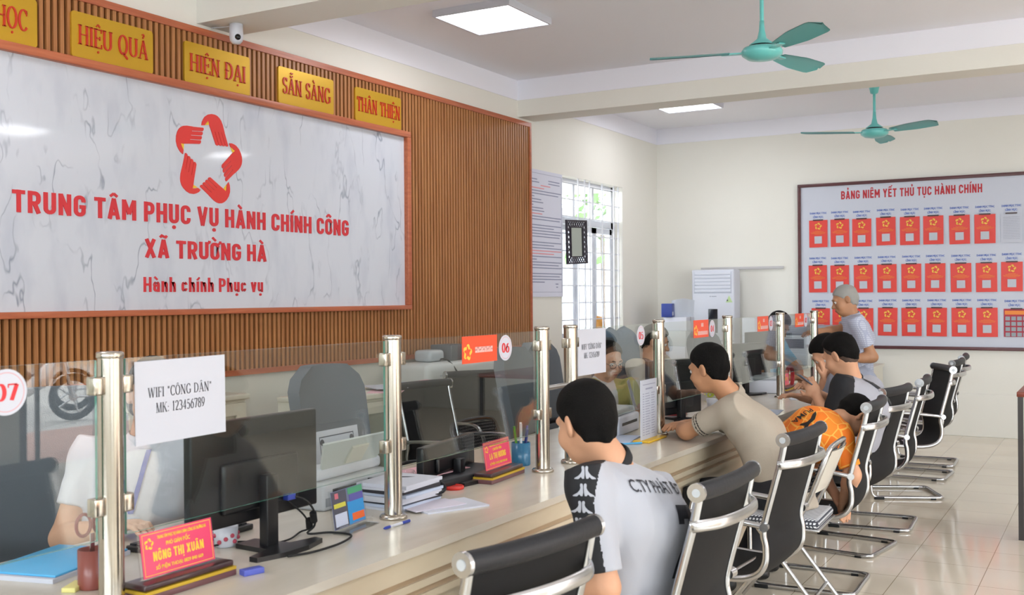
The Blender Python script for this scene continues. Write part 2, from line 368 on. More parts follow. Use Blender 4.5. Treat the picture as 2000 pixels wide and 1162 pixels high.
G['A'] = (0.74, [('s', [(.10, 0), (.37, 1)], TN*1.2, False), ('s', [(.37, 1), (.64, 0)], TH, False), ('s', [(.18, .32), (.56, .32)], TN, False), ('sf', .10, 0), ('sf', .64, 0)])
G['N'] = (0.74, [('s', [(.13, 0), (.13, 1)], TN*1.3, True), ('s', [(.61, 0), (.61, 1)], TN*1.3, True), ('s', [(.12, 1), (.61, 0)], TH, False)])
G['M'] = (0.90, [('s', [(.12, 0), (.14, 1)], TN*1.2, True), ('s', [(.14, 1), (.44, 0)], TH, False), ('s', [(.44, 0), (.74, 1)], TN*1.2, False), ('s', [(.76, 0), (.74, 1)], TH, True)])
G['T'] = (0.62, [_st(.31), ('s', [(.04, .97), (.58, .97)], TN, False), ('s', [(.055, 1), (.055, .76)], TN, False), ('s', [(.565, 1), (.565, .76)], TN, False)])
G['D'] = (0.70, [_st(.12), ('p', [(.12, .975), (.30, .975)] + _arc(.30, .5, .32, .475, 90, -90, 16) + [(.12, .025)])])
G['\u0110'] = (0.70, G['D'][1] + [('s', [(.0, .52), (.34, .52)], TN, False)])
G['W'] = (1.0, [('s', [(.10, 1), (.30, 0)], TH, False), ('s', [(.30, 0), (.5, 1)], TN, False), ('s', [(.5, 1), (.70, 0)], TH, False), ('s', [(.70, 0), (.90, 1)], TN, False), ('sf', .1, 1), ('sf', .9, 1)])
G['K'] = (0.72, [_st(.12), ('s', [(.12, .40), (.58, 1)], TN, False), ('s', [(.30, .60), (.62, 0)], TH, False), ('sf', .58, 1), ('sf', .62, 0)])
G['P'] = (0.58, [_st(.12), ('p', [(.12, .975), (.30, .975)] + _arc(.30, .74, .22, .235, 90, -90, 12) + [(.12, .505)])])
G['0'] = (0.56, [('p', _arc(.28, .5, .20, .48, 90, 450, 26))]); G['6'] = (0.56, [('p', [(.44, .95), (.28, .86)] + _arc(.29, .32, .20, .32, 160, 520, 24))])
G['7'] = (0.54, [('s', [(.06, .95), (.50, .95)], TN*1.8, False), ('s', [(.06, .98), (.06, .76)], TN, False), ('s', [(.48, .95), (.22, 0)], TH, False)])
G['5'] = (0.54, [('s', [(.14, .95), (.47, .95)], TN*1.8, False), ('s', [(.14, .97), (.12, .54)], TN, False), ('p', [(.12, .54)] + _arc(.25, .31, .22, .31, 110, -140, 18))])
G['4'] = (0.56, [('s', [(.38, 0), (.38, 1)], TH, False), ('s', [(.38, .98), (.06, .30)], TN, False), ('s', [(.05, .28), (.52, .28)], TN*1.3, False)])
G['3'] = (0.54, [('p', _arc(.25, .755, .19, .235, 150, -90, 14) + _arc(.25, .27, .22, .27, 90, -150, 14))])
G['2'] = (0.54, [('p', _arc(.26, .72, .20, .27, 165, -40, 14) + [(.08, .04)]), ('s', [(.07, .05), (.49, .05)], TN*2, False)])
G['1'] = (0.44, [_st(.24), ('s', [(.24, .98), (.10, .82)], TN, False)])
G['8'] = (0.54, [('p', _arc(.27, .76, .17, .23, 90, 450, 20)), ('p', _arc(.27, .27, .20, .27, 90, 450, 20))])
G['9'] = (0.56, [('p', [(.12, .05), (.28, .14)] + _arc(.27, .68, .20, .32, -20, 340, 24))])
G[':'] = (0.26, [('d', .13, .08), ('d', .13, .5)]); G[' '] = (0.34, [])
G['\u201c'] = (0.36, [('s', [(.10, .98), (.13, .74)], TN*1.6, False), ('s', [(.24, .98), (.27, .74)], TN*1.6, False)]); G['\u201d'] = G['\u201c']
ACC = {'dot': [('d', 0, -.2)], 'circ': [('s', [(-.13, 1.10), (0, 1.22)], TN*1.3, False), ('s', [(0, 1.22), (.13, 1.10)], TN*1.3, False)],
       'hook': [('p2', _arc(0, 1.26, .07, .07, 160, -90, 8) + [(0, 1.10)])], 'grave': [('s', [(-.12, 1.27), (.03, 1.08)], TN*1.5, False)],
       'breve': [('p2', _arc(0, 1.2, .12, .11, 180, 360, 8))], 'tilde': [('p2', [(-.13, 1.31), (-.07, 1.37), (.02, 1.33), (.1, 1.31), (.15, 1.37)])], 'acute': [('s', [(-.02, 1.08), (.11, 1.27)], TN*1.5, False)]}
CMP = {'\u1ec6': ('E', 'circ', 'dot'), '\u1ea2': ('A', 'hook'), '\u1ea0': ('A', 'dot'), '\u1eb4': ('A', 'breve', 'tilde'), '\u00c0': ('A', 'grave'), '\u00c2': ('A', 'circ'), '\u00d4': ('O', 'circ'), '\u1ecc': ('O', 'dot')}
def serif_geo(s, heavy=1.0):
    """list of closed polygons (cap height 1) and the total advance"""
    polys = []; x = 0.0
    def strip(pts, wd):
        P = [Vector((a, b)) for a, b in pts]; L = []; R = []
        for i, p in enumerate(P):
            d = (P[min(i+1, len(P)-1)]-P[max(i-1, 0)]).normalized(); n = Vector((-d.y, d.x))
            wv = wd if not callable(wd) else wd(d); L.append(p+n*wv/2); R.append(p-n*wv/2)
        for i in range(len(P)-1): polys.append([(q.x+x, q.y) for q in (R[i], R[i+1], L[i+1], L[i])])
    pen = lambda d: (TN*1.15 + (TH-TN*1.15)*abs(d.y)**1.5)*heavy
    def draw(items, ox=0):
        for it in items:
            if it[0] == 's':
                strip([(a+ox, b) for a, b in it[1]], it[2]*(heavy if it[2] > 0.1 else 1))
                if it[3]:
                    for (a, b) in it[1]: yy = b+(0.022 if b < .5 else -0.022); strip([(a-.12+ox, yy), (a+.12+ox, yy)], TN*.9)
            elif it[0] == 'p': strip([(a+ox, b) for a, b in it[1]], pen)
            elif it[0] == 'p2': strip([(a+ox, b) for a, b in it[1]], TN*1.3)
            elif it[0] == 'sf': yy = it[2]+(0.022 if it[2] < .5 else -0.022); strip([(it[1]-.12+ox, yy), (it[1]+.12+ox, yy)], TN*.9)
            elif it[0] == 'd': polys.append([(it[1]+ox+x+.06*math.cos(a*PI/4), it[2]+.065*math.sin(a*PI/4)) for a in range(8)])
    for ch in s:
        parts = CMP.get(ch, (ch,)); wd, items = G[parts[0]]; draw(items)
        cx = {'E': .30, 'A': .37, 'O': .36}.get(parts[0], wd/2)
        for a in parts[1:]: draw(ACC[a], cx)
        x += wd+.05
    return polys, x-.05
def put_serif(mb, s, M, width, cap, depth=0.0, mi=0, heavy=1.0, x=0, y=0, align='C', shear=0.0):
    polys, adv = serif_geo(s, heavy); sx = width/adv
    for p in polys:
        q = [((a-adv/2 if align == 'C' else a)*sx+x+shear*b*cap, b*cap+y) for a, b in p]
        if depth > 0: mb.prism(q, 0, depth, mi, M)
        else: mb.add([(a, b, 0) for a, b in q], [tuple(range(len(q)))], mi, False, M)
    return mb

# condensed round-cornered sans capitals for the big signs (stroke centre lines, cap height 1)
def _rr(x0, x1, y0, y1, r, a='all'):
    """rounded-rectangle path, counter-clockwise from the right side"""
    return _arc(x1-r, y1-r, r, r, 0, 90, 6)+_arc(x0+r, y1-r, r, r, 90, 180, 6)+_arc(x0+r, y0+r, r, r, 180, 270, 6)+_arc(x1-r, y0+r, r, r, 270, 360, 6)
Z = {}
_h = .095
def _sans():
    h = _h; w = .54; R = .17; a, b, t = h, w-h, 1-h
    Z['T'] = (.52, [[(0, t), (.52, t)], [(.26, 0), (.26, 1)]]); Z['I'] = (.19, [[(h, 0), (h, 1)]]); Z['L'] = (.48, [[(h, 0), (h, 1)], [(h, h), (.48, h)]])
    bowl = [(a, t)]+_arc(b-R, t-R, R, R, 90, 0, 6)+_arc(b-R, .45+R, R, R, 0, -90, 6)+[(a, .45)]
    Z['P'] = (w, [[(a, 0), (a, 1)], bowl]); Z['R'] = (w, [[(a, 0), (a, 1)], bowl, [(b-R, .46), (b+.01, 0)]])
    Z['B'] = (w, [[(a, 0), (a, 1)], [(a, t)]+_arc(b-R-.01, t-R, R, R, 90, 0, 6)+_arc(b-R-.01, .51+.14, R, .14, 0, -90, 6)+[(a, .51)], [(a, .51)]+_arc(b-R, .51-.16, R, .16, 90, 0, 6)+_arc(b-R, h+R, R, R, 0, -90, 6)+[(a, h)]])
    Z['D'] = (w, [[(a, 0), (a, 1)], [(a, t)]+_arc(b-.2, t-.2, .2, .2, 90, 0, 6)+_arc(b-.2, h+.2, .2, .2, 0, -90, 6)+[(a, h)]]); Z['\u0110'] = (w, Z['D'][1]+[[(-.06, .5), (.28, .5)]])
    Z['U'] = (w, [[(a, 1)]+_arc(a+R, h+R, R, R, 180, 270, 6)+_arc(b-R, h+R, R, R, 270, 360, 6)+[(b, 1)]]); Z['N'] = (.56, [[(a, 0), (a, 1)], [(.56-h, 0), (.56-h, 1)], [(a, .98), (.56-h, .02)]])
    Z['O'] = (w, [_rr(a, b, h, t, R)+[(b, t-R), (b, t-R-.01)]]); Z['C'] = (w, [[(b, .66)]+_arc(b-R, t-R, R, R, 0, 90, 6)+_arc(a+R, t-R, R, R, 90, 180, 6)+_arc(a+R, h+R, R, R, 180, 270, 6)+_arc(b-R, h+R, R, R, 270, 360, 6)+[(b, .34)]])
    Z['G'] = (w, [[(b, .68)]+_arc(b-R, t-R, R, R, 0, 90, 6)+_arc(a+R, t-R, R, R, 90, 180, 6)+_arc(a+R, h+R, R, R, 180, 270, 6)+_arc(b-R, h+R, R, R, 270, 360, 6)+[(b, .52)], [(b+h, .46), (.27, .46)]])
    Z['S'] = (w, [[(b, .70)]+_arc(b-R, t-R, R, R, 0, 90, 6)+_arc(a+R, t-R, R, R, 90, 180, 6)+_arc(a+R, .5+.13, R, .13, 180, 270, 4)+_arc(b-R, .5-.13, R, .13, 90, 0, 4)+_arc(b-R, h+R, R, R, 0, -90, 6)+_arc(a+R, h+R, R, R, 270, 180, 6)+[(a, .30)]])
    Z['A'] = (.58, [[(.08, 0), (.29, 1)], [(.29, 1), (.50, 0)], [(.15, .26), (.43, .26)]]); Z['V'] = (.58, [[(.08, 1), (.29, 0)], [(.29, 0), (.50, 1)]]); Z['X'] = (.58, [[(.09, 0), (.49, 1)], [(.09, 1), (.49, 0)]]); Z['Y'] = (.58, [[(.09, 1), (.29, .45)], [(.49, 1), (.29, .45)], [(.29, 0), (.29, .5)]])
    Z['M'] = (.70, [[(a, 0), (a, 1)], [(.70-h, 0), (.70-h, 1)], [(a, .98), (.35, .3)], [(.35, .3), (.70-h, .98)]]); Z['H'] = (.56, [[(a, 0), (a, 1)], [(.56-h, 0), (.56-h, 1)], [(a, .5), (.56-h, .5)]]); Z['E'] = (.48, [[(h, 0), (h, 1)], [(h, t), (.48, t)], [(h, .51), (.44, .51)], [(h, h), (.48, h)]])
    x = .74; q = x-h; r = .14; lw = .46; lb = lw-h
    Z['n'] = (lw, [[(a, 0), (a, x)], [(a, q-.08)]+_arc(a+r, q-r, r, r, 180, 90, 5)[1:]+_arc(lb-r, q-r, r, r, 90, 0, 5)+[(lb, 0)]]); Z['h'] = (lw, [[(a, 0), (a, 1.02)]]+Z['n'][1][1:])
    Z['c'] = (lw-.02, [[(lb-.02, .50)]+_arc(lb-.02-r, q-r, r, r, 0, 90, 5)+_arc(a+r, q-r, r, r, 90, 180, 5)+_arc(a+r, h+r, r, r, 180, 270, 5)+_arc(lb-.02-r, h+r, r, r, 270, 360, 5)+[(lb-.02, .25)]])
    Z['u'] = (lw, [[(a, x)]+_arc(a+r, h+r, r, r, 180, 270, 5)+_arc(lb-r, h+r, r, r, 270, 360, 5), [(lb, 0), (lb, x)]]); Z['v'] = (lw+.02, [[(.08, x), (.24, 0)], [(.24, 0), (.40, x)]]); Z['i'] = (.19, [[(h, 0), (h, x)]])
    Z['a'] = (lw, [[(a+.02, q-.1)]+_arc(a+r, q-.13, r, .13, 170, 90, 4)+_arc(lb-r, q-r, r, r, 90, 0, 5)+[(lb, 0)], [(lb, .44)]+_arc(a+.12, .44-.12, .12, .12, 90, 180, 4)+_arc(a+.12, h+.11, .12, .11, 180, 270, 4)+[(lb, h)]])
_sans()
SACC = {'dot': 'dot', 'circ': [[(-.17, 1.10), (0, 1.24)], [(0, 1.24), (.17, 1.10)]], 'grave': [[(-.14, 1.28), (.06, 1.09)]], 'acute': [[(-.06, 1.09), (.14, 1.28)]], 'acute2': [[(.12, 1.24), (.26, 1.38)]], 'tilde': [[(-.18, 1.12), (-.09, 1.22), (.03, 1.16), (.11, 1.13), (.18, 1.22)]], 'hook': [[(-.07, 1.27), (0, 1.33), (.06, 1.26), (0, 1.18), (0, 1.10)]], 'horn': [[(.21, .90), (.33, .98), (.33, 1.08)]]}
SCMP = {'Â': ('A', 'circ'), 'À': ('A', 'grave'), 'Ã': ('A', 'tilde'), 'Ả': ('A', 'hook'), 'Ạ': ('A', 'dot'), 'Ụ': ('U', 'dot'), 'Ủ': ('U', 'hook'), 'Ư': ('U', 'horn'), 'Ờ': ('O', 'horn', 'grave'), 'Ơ': ('O', 'horn'), 'Ô': ('O', 'circ'), 'Í': ('I', 'acute'), 'Ị': ('I', 'dot'), 'Ê': ('E', 'circ'), 'Ế': ('E', 'circ', 'acute2'), 'Ó': ('O', 'acute'), 'à': ('a', 'grave'), 'í': ('i', 'acute'), 'ụ': ('u', 'dot')}
def put_sans(mb, s, M, width, cap, depth=0.0, mi=0, x=0, y=0, weight=1.0, shear=0.0):
    polys = []; pen = .19*weight; cur = 0.0
    def strip(pts, wd, ox, oy):
        P = [Vector(p) for p in pts]; P = [p for i, p in enumerate(P) if i == 0 or (p-P[i-1]).length > 1e-5]; L = []; R = []
        for i, p in enumerate(P):
            d1 = (P[min(i+1, len(P)-1)]-P[i]); d0 = (P[i]-P[max(i-1, 0)]); d1 = d1.normalized() if d1.length > 0 else d0.normalized(); d0 = d0.normalized() if d0.length > 0 else d1
            d = (d0+d1).normalized(); k = 1/max(.5, d.dot(d1)); n = Vector((-d.y, d.x))*wd/2*k; L.append(p+n); R.append(p-n)
        polys.append([(q.x+ox, q.y+oy) for q in R+L[::-1]])
    for ch in s:
        if ch == ' ': cur += .30; continue
        parts = SCMP.get(ch, (ch,)); wd, st = Z[parts[0]]; low = parts[0].islower()
        for q in st: strip(q, pen, cur, 0)
        for a_ in parts[1:]:
            if a_ == 'dot': polys.append([(cur+wd/2+.10*math.cos(k*PI/4+.39), -.19+.10*math.sin(k*PI/4+.39)) for k in range(8)])
            else:
                for q in SACC[a_]: strip(q, pen*.68, cur+wd/2+(.0 if a_ != 'acute2' else .02), -.26 if low else (.0))
        cur += wd+.115
    adv = cur-.115; sx = width/adv
    for i, p in enumerate(polys):
        q = [((a-adv/2)*sx+x+shear*b*cap, b*cap+y) for a, b in p]; o = (i % 7)*cap*.0016
        if depth > 0: mb.prism(q, 0, depth+o, mi, M)
        else: mb.add([(a, b, o) for a, b in q], [tuple(range(len(q)))], mi, False, M)
    return mb

# the five-hands star emblem
HAND = [(-.059, .2), (-.0545, .222), (-.044, .240), (-.0315, .2560), (-.006, .273), (.0236, .281), (.05, .281), (.071, .276), (.09, .265), (.105, .249), (.118, .225), (.134, .179)]
def emblem(mb_red, mb_yel, M, s=1.0, depth=0.004, mi=0, mi2=0, slits=True):
    tipo, tipi = Vector((.1655, .101)), Vector((.055, .0966)); inn = Vector((.004, .213)); d_up = Vector((-.385, .922))
    for k in range(5):
        a = -2*PI*k/5; ca, sa = math.cos(a), math.sin(a)
        rot = lambda p: ((p[0]*ca-p[1]*sa)*s, (p[0]*sa+p[1]*ca)*s)
        # palm and wrist
        n = 4; tops = [tipo.lerp(tipi, i/n) for i in range(n+1)]
        root = [t + d_up*(.085 if slits else 0) for t in tops]
        palm = HAND + [root[0] if slits else tipo] + [(r.x, r.y) for r in root[1:]] + [(inn.x, inn.y), (-.004, .235), (-.02, .222), (-.035, .204)]
        palm = [rot((p[0], p[1])) for p in palm]
        bmp = palm
        mb_red.prism(bmp, 0, depth, mi, M)
        if slits:
            for i in range(n):
                g = 0.055 if i else 0.0; g2 = 0.055 if i < n-1 else 0.0
                A = root[i].lerp(root[i+1], g); B = root[i].lerp(root[i+1], 1-g2); Cc = tops[i].lerp(tops[i+1], max(g, .07)); D = tops[i].lerp(tops[i+1], .93)
                ta = Cc.lerp(D, .3)-d_up*.006; tb = Cc.lerp(D, .7)-d_up*.006
                mb_red.prism([rot(tuple(p)) for p in (A, Cc, ta, tb, D, B)], 0, depth, mi, M)
        mb_yel.prism([rot(p) for p in ((-.033, .2035), (-.0035, .234), (.0035, .212))], 0, depth*.8, mi2, M)
# ------------------------------------------------------------------ the room
XL, XR, YB, YF, ZC = -4.86, 4.06, -3.0, 12.06, 3.52
struct('floor', MB().box(XL-.2, XR+.2, YB-.2, YF+.2, -0.12, 0), FLOOR)
struct('ceiling', MB().box(XL-.2, XR+.2, YB-.2, YF+.2, ZC, ZC+.12), CEIL)
W = MB(); x0, x1 = XL-.2, XL
W.box(x0, x1, YB-.2, 9.5, 0, ZC); W.box(x0, x1, 11.02, YF+.2, 0, ZC); W.box(x0, x1, 9.5, 11.02, 0, 1.0); W.box(x0, x1, 9.5, 11.02, 2.73, ZC)
struct('wall_left', W, WALL)
struct('wall_far', MB().box(XL, XR, YF, YF+.2, 0, ZC), WALL)
W = MB(); W.box(XL, -3.5, YB-.2, YB, 0, ZC).box(2.7, XR, YB-.2, YB, 0, ZC).box(-3.5, 2.7, YB-.2, YB, 0, 1.3).box(-3.5, 2.7, YB-.2, YB, 2.7, ZC)
struct('wall_back', W, WALL)
W = MB(); x0, x1 = XR, XR+.2
for a, b in ((YB-.2, -2.4), (-.2, .9), (5.6, 5.86), (7.66, YF+.2)): W.box(x0, x1, a, b, 0, ZC)
W.box(x0, x1, 5.86, 7.66, 2.6, ZC)
for a, b, c_, d_ in ((.9, 5.6, .5, 2.8), (-2.4, -.2, .9, 2.6)): W.box(x0, x1, a, b, 0, c_); W.box(x0, x1, a, b, d_, ZC)
struct('wall_right', W, WALL)
# ceiling beams with the white band under the slab
for i, (a, b) in enumerate(((0.55, 0.9), (4.65, 5.0), (8.62, 8.93))):
    s = struct('trim_%d' % (i+1), MB().box(XL, XR, a, b, 3.18, ZC), WALL)
B = MB()
for ya, yb in ((YB, .55), (.9, 4.65), (5.0, 8.62), (8.93, YF)):
    B.box(XL, XL+.006, ya, yb, 3.335, ZC); B.box(XR-.006, XR, ya, yb, 3.335, ZC)
B.box(XL, XR, YF-.006, YF, 3.335, ZC)
for yy, sgn in ((0.55, -1), (0.9, 1), (4.65, -1), (5.0, 1), (8.62, -1), (8.93, 1)):
    B.box(XL, XR, min(yy, yy+.006*sgn), max(yy, yy+.006*sgn), 3.335, ZC)
struct('trim_4', B, WHITE_PAINT)
struct('baseboard_far', MB().box(XL, XR, YF-.018, YF, 0, .45, bev=.006), WALL)

# left window with aluminium casements and a white security grille
ALU = mat('white_aluminium', '#cfd2da', 0.35, 0.2)
wt = bpy.data.objects.new('window_1', None); COL.objects.link(wt); wt['kind'] = 'structure'
F = MB(); fx0, fx1 = XL-.17, XL-.12
for a, b, c, d in ((9.5, 9.55, 1.0, 2.73), (10.97, 11.02, 1.0, 2.73), (9.5, 11.02, 1.0, 1.05), (9.5, 11.02, 2.68, 2.73), (9.5, 11.02, 2.26, 2.33), (10.0, 10.05, 2.33, 2.68), (10.47, 10.52, 2.33, 2.68)): F.box(fx0, fx1, a, b, c, d)
for a, b in ((9.56, 10.02), (10.03, 10.49), (10.5, 10.96)):
    for y0, y1, z0, z1 in ((a, a+.055, 1.06, 2.25), (b-.055, b, 1.06, 2.25), (a, b, 1.06, 1.12), (a, b, 2.19, 2.25)): F.box(fx0+.005, fx1+.012, y0, y1, z0, z1)
obj('window_frame', F, ALU, wt)
obj('pane', MB().box(fx0+.02, fx0+.026, 9.53, 11.0, 1.03, 2.7), WINGLASS, wt)
gr = MB()
for i in range(10): z = 1.08+i*.178; gr.box(XL-.05, XL-.038, 9.5, 11.02, z-.006, z+.006)
for y in (9.55, 9.95, 10.11, 10.23, 10.55, 10.85, 10.97): gr.box(XL-.038, XL-.026, y-.008, y+.008, 1.0, 2.73)
obj('security_grille', gr, mat('grille_white', '#dcdde4', 0.45), wt)
obj('handle', MB().tube([(XL-.105, 10.05, 1.62), (XL-.085, 10.05, 1.62), (XL-.085, 10.05, 1.5)], .012), WHITE_PL, wt)
# right wall and back wall openings
t = bpy.data.objects.new('window_4', None); COL.objects.link(t); t['kind'] = 'structure'; F = MB()  # unseen back window, added to bring daylight onto beams and far wall
for k in range(5): F.box(-3.5+k*1.535, -3.44+k*1.535, YB-.14, YB-.09, 1.3, 2.7)
F.box(-3.5, 2.7, YB-.14, YB-.09, 1.3, 1.36).box(-3.5, 2.7, YB-.14, YB-.09, 2.64, 2.7)
obj('window_frame', F, ALU, t); obj('pane', MB().box(-3.47, 2.67, YB-.12, YB-.114, 1.33, 2.67), WINGLASS, t)
for i, (a, b, z0, z9) in enumerate(((.9, 5.6, .5, 2.8), (-2.4, -.2, .9, 2.6))):
    t = bpy.data.objects.new('window_%d' % (i+2), None); COL.objects.link(t); t['kind'] = 'structure'; F = MB()  # unseen right windows, added and sized to let in more daylight
    for p in ((a, a+.06, z0, z9), (b-.06, b, z0, z9), (a, b, z0, z0+.06), (a, b, z9-.06, z9), ((a+b)/2-.03, (a+b)/2+.03, z0, z9)): F.box(XR+.08, XR+.13, *p)
    obj('window_frame', F, ALU, t); obj('pane', MB().box(XR+.1, XR+.106, a+.03, b-.03, z0+.03, z9-.03), WINGLASS, t)
t = bpy.data.objects.new('door_1', None); COL.objects.link(t); t['kind'] = 'structure'
F = MB()
for p in ((5.86, 5.92, 0, 2.6), (7.6, 7.66, 0, 2.6), (5.86, 7.66, 2.54, 2.6)): F.box(XR+.02, XR+.14, *p)
obj('door_frame', F, mat('door_frame_dark', '#55504a', .4), t)
F = MB(); 
for p in ((6.06, 6.085, 0, 2.54), (5.93, 5.955, 0, 2.54), (5.93, 6.085, 2.5, 2.54)): F.box(XR+.03, XR+.07, *p)
obj('door_leaf', F, mat('door_leaf_dark', '#4a4642', .4), t)

# ------------------------------------------------------------------ outside
PAVE = mat('pavement', '#c2bdb6', 0.85, var=(1.5, 0.25))
struct('ground', MB().box(XR+.2, 26, -8, 26, -.14, -.02), PAVE)
struct('ground_red', MB().box(XR+.2, 6.6, 2, 14, -.019, -.012), mat('red_pavers', '#b58f80', 0.85, var=(6, .2)))
struct('ground_back', MB().box(-18, XR+.2, -22, YB-.2, -.14, -.02), PAVE)
struct('ground_left', MB().box(-18, XL-.2, 2, 22, -.14, -.02), PAVE)
t = thing('far_building', 'cream building wall with orange banners, across the forecourt outside', 'building', (17, 8, -.02))
obj('facade', MB().box(0, 1, -9, 12, 0, 5), mat('facade_cream', '#cdb9a4', .8), t)
obj('banner', MB().box(-.03, 0, -3, 7, .9, 2.2), mat('banner_orange', '#d8682f', .7), t)
struct('added_eaves', MB().box(-7.3, XL-.2, 7.5, 13.5, 2.95, 3.15), WALL)  # unseen overhang, added to block sky light above the left window
t = thing('neighbour_building', 'pale neighbouring house wall with a window, seen through the grille', 'building', (-10.2, 17, -.02))
obj('facade', MB().box(-1, 0, -6, 8, 0, 3.4), mat('facade_pale', '#8d9299', .8), t)
obj('window', MB().box(-.02, .03, 1.1, 2.6, 1.0, 2.2), mat('facade_glass', '#4d5a60', .2), t)
obj('ledge', MB().box(0, .25, -6, 8, .0, .75), mat('facade_ochre', '#a88a60', .8), t)
t = thing('tree', 'leafy green tree outside, behind the top of the barred window', 'tree', (-7.9, 17.0, -.02))
obj('trunk', MB().tube([(0, 0, 0), (.1, 0, 1.2), (0, .1, 2.8)], [.12, .1, .07]), mat('bark', '#5d5043', .9), t)
L = MB()
for i in range(700):
    a = rng.normal(size=3)*np.array([.55, 1.2, .7])+np.array([0, 0, 3.7]); s = .09+.06*rng.random(); d = Vector(rng.normal(size=3)).normalized(); e = d.orthogonal().normalized(); f = d.cross(e)
    c = Vector(a); L.add([c-e*s, c+f*s*.5, c+e*s, c-f*s*.5], [(0, 1, 2, 3)])
obj('foliage', L, mat('leaf_green', '#4d6e36', .7), t)
def motorcycle(loc, rz, label, body):
    t = thing('motorcycle', label, 'motorcycle', loc, rz, 'motorcycles parked outside')
    for x in (-.62, .62):
        wl = MB(); wl.add([], []); ring = [(x+.25*math.cos(a), 0, .29+.25*math.sin(a)) for a in np.linspace(0, 2*PI, 28)]
        wl.tube(ring, .045, 8, cap=False); w_ = obj('wheel', wl, BLACK_RUB, t)
        rim = MB(); rim.tube([(x, -.03, .29), (x, .03, .29)], .05, 12)
        for k in range(5): a = 2*PI*k/5; rim.tube([(x, 0, .29), (x+.23*math.cos(a), 0, .29+.23*math.sin(a))], .012, 6)
        obj('rim', rim, CHROME, w_)
    b = MB(); sec = [(-.72, .52, .05, .05), (-.5, .66, .11, .10), (-.15, .62, .12, .12), (.1, .42, .11, .10), (.34, .62, .10, .16), (.46, .9, .08, .12)]
    rings = []
    for x, z, w_, h in sec: rings.append([(x, w_*math.cos(a), z+h*math.sin(a)) for a in np.linspace(0, 2*PI, 13)])
    b.grid(rings); obj('body', b, body, t)
    fn = MB(); fn.grid([[(.62+.3*math.cos(a), y, .29+.31*math.sin(a)) for y in (-.06, .06)] for a in np.linspace(.4, 2.6, 9)]); obj('mudguard', fn, body, t)
    obj('fork', MB().tube([(.62, .05, .29), (.42, .05, .98)], .02).tube([(.62, -.05, .29), (.42, -.05, .98)], .02), CHROME, t)
    obj('handlebar', MB().tube(curve([(.3, -.34, 1.02), (.4, -.15, 1.0), (.4, .15, 1.0), (.3, .34, 1.02)]), .016), BLACK_PL, t)
    obj('seat', MB().box(-.62, .05, -.12, .12, .74, .82, bev=.04), BLACK_LEATHER, t)
    return t
motorcycle((7.5, 8.3, -.012), 2.0, 'white motor scooter parked outside, front wheel turned, mirrored in the counter glass', mat('white_enamel', '#dedede', .25))
motorcycle((8.6, 9.15, -.02), 2.0, 'dark motor scooter parked outside behind the white one', mat('dark_enamel', '#3c3f47', .25))

# ------------------------------------------------------------------ slatted wall, sign, plaques
t = thing('slat_panel', 'brown vertical wooden slat panel on the left wall', 'wall panel', (XL+.003, 5.2, 1.02))
ox, oy, oz = XL, 5.2, 1.02
y0, y1, z0, z1 = 1.9, 8.775, 1.02, 3.14
obj('backing', MB().box(0, .018, y0-oy, y1-oy, 0, z1-oz), SLAT_BACK, t)
S = MB(); y = y0+.03
while y < y1-.04:
    S.box(.018, .05, y-oy, y+.0225-oy, .03, z1-.035-oz); y += .042
obj('slats', S, SLAT, t); t.children
T = MB(); T.box(.018, .06, y0-oy, y1-oy, z1-.04-oz, z1-oz); T.box(.018, .06, y0-oy, y1-oy, 0, .035); T.box(.018, .06, y1-.03-oy, y1-oy, .035, z1-.04-oz); T.box(.018, .06, y0-oy, y0+.03-oy, .035, z1-.04-oz)
obj('edge_trim', T, TRIM_WOOD, t)
t = thing('marble_sign', 'large white marble sign with red lettering and a star of five hands', 'sign', (-4.8, 4.67, 1.41))
ys0, ys1, zs0, zs1 = 2.6, 6.745, 1.41, 2.785
obj('marble_panel', MB().box(-.008, .012, ys0+.03-4.67, ys1-.03-4.67, .03, zs1-.03-1.41), MARBLE, t)
T = MB()
for a, b, c, d in ((ys0, ys1, zs0, zs0+.034), (ys0, ys1, zs1-.045, zs1), (ys0, ys0+.045, zs0+.034, zs1-.045), (ys1-.045, ys1, zs0+.034, zs1-.045)):
    T.box(-.008, .05, a-4.67, b-4.67, c-1.41, d-1.41, bev=.005)
obj('frame', T, TRIM_WOOD, t)
for s, wd, cap, zz, yc in (('TRUNG TÂM PHỤC VỤ HÀNH CHÍNH CÔNG', 2.66, .113, 1.945, 4.68), ('XÃ TRƯỜNG HÀ', .985, .106, 1.741, 4.67), ('Hành chính Phục vụ', .965, .085, 1.545, 4.648)):
    b = MB(); put_sans(b, s, basis((.012, yc-4.67, zz-1.41), (0, 1, 0), (0, 0, 1), (1, 0, 0)), wd, cap, .005, weight=.92 if cap > .1 else .8)
    obj('lettering', b, RED_PAINT, t)
er, ey = MB(), MB(); M = basis((.0125, 0, 2.352-1.41), (0, 1, 0), (0, 0, 1), (1, 0, 0)); emblem(er, ey, M, 0.985, .004)
obj('emblem', er, mat('emblem_red', '#dc3732', .4), t); obj('emblem_thumbs', ey, mat('emblem_yellow', '#efc22e', .4), t)
PL = [('KHOA HỌC', 2.93, 3.505, .46, 'leftmost gold plaque, cut off by the edge, reading HOC'), ('HIỆU QUẢ', 3.71, 4.255, .465, 'gold wall plaque with red letters, left of the ceiling camera'),
      ('HIỆN ĐẠI', 4.49, 5.035, .465, 'gold wall plaque with red letters, just under the ceiling camera'), ('SẴN SÀNG', 5.30, 5.865, .49, 'gold wall plaque with two S words, second from the right end'),
      ('THÂN THIỆN', 6.11, 6.675, .53, 'rightmost gold wall plaque, above the corner of the marble sign')]
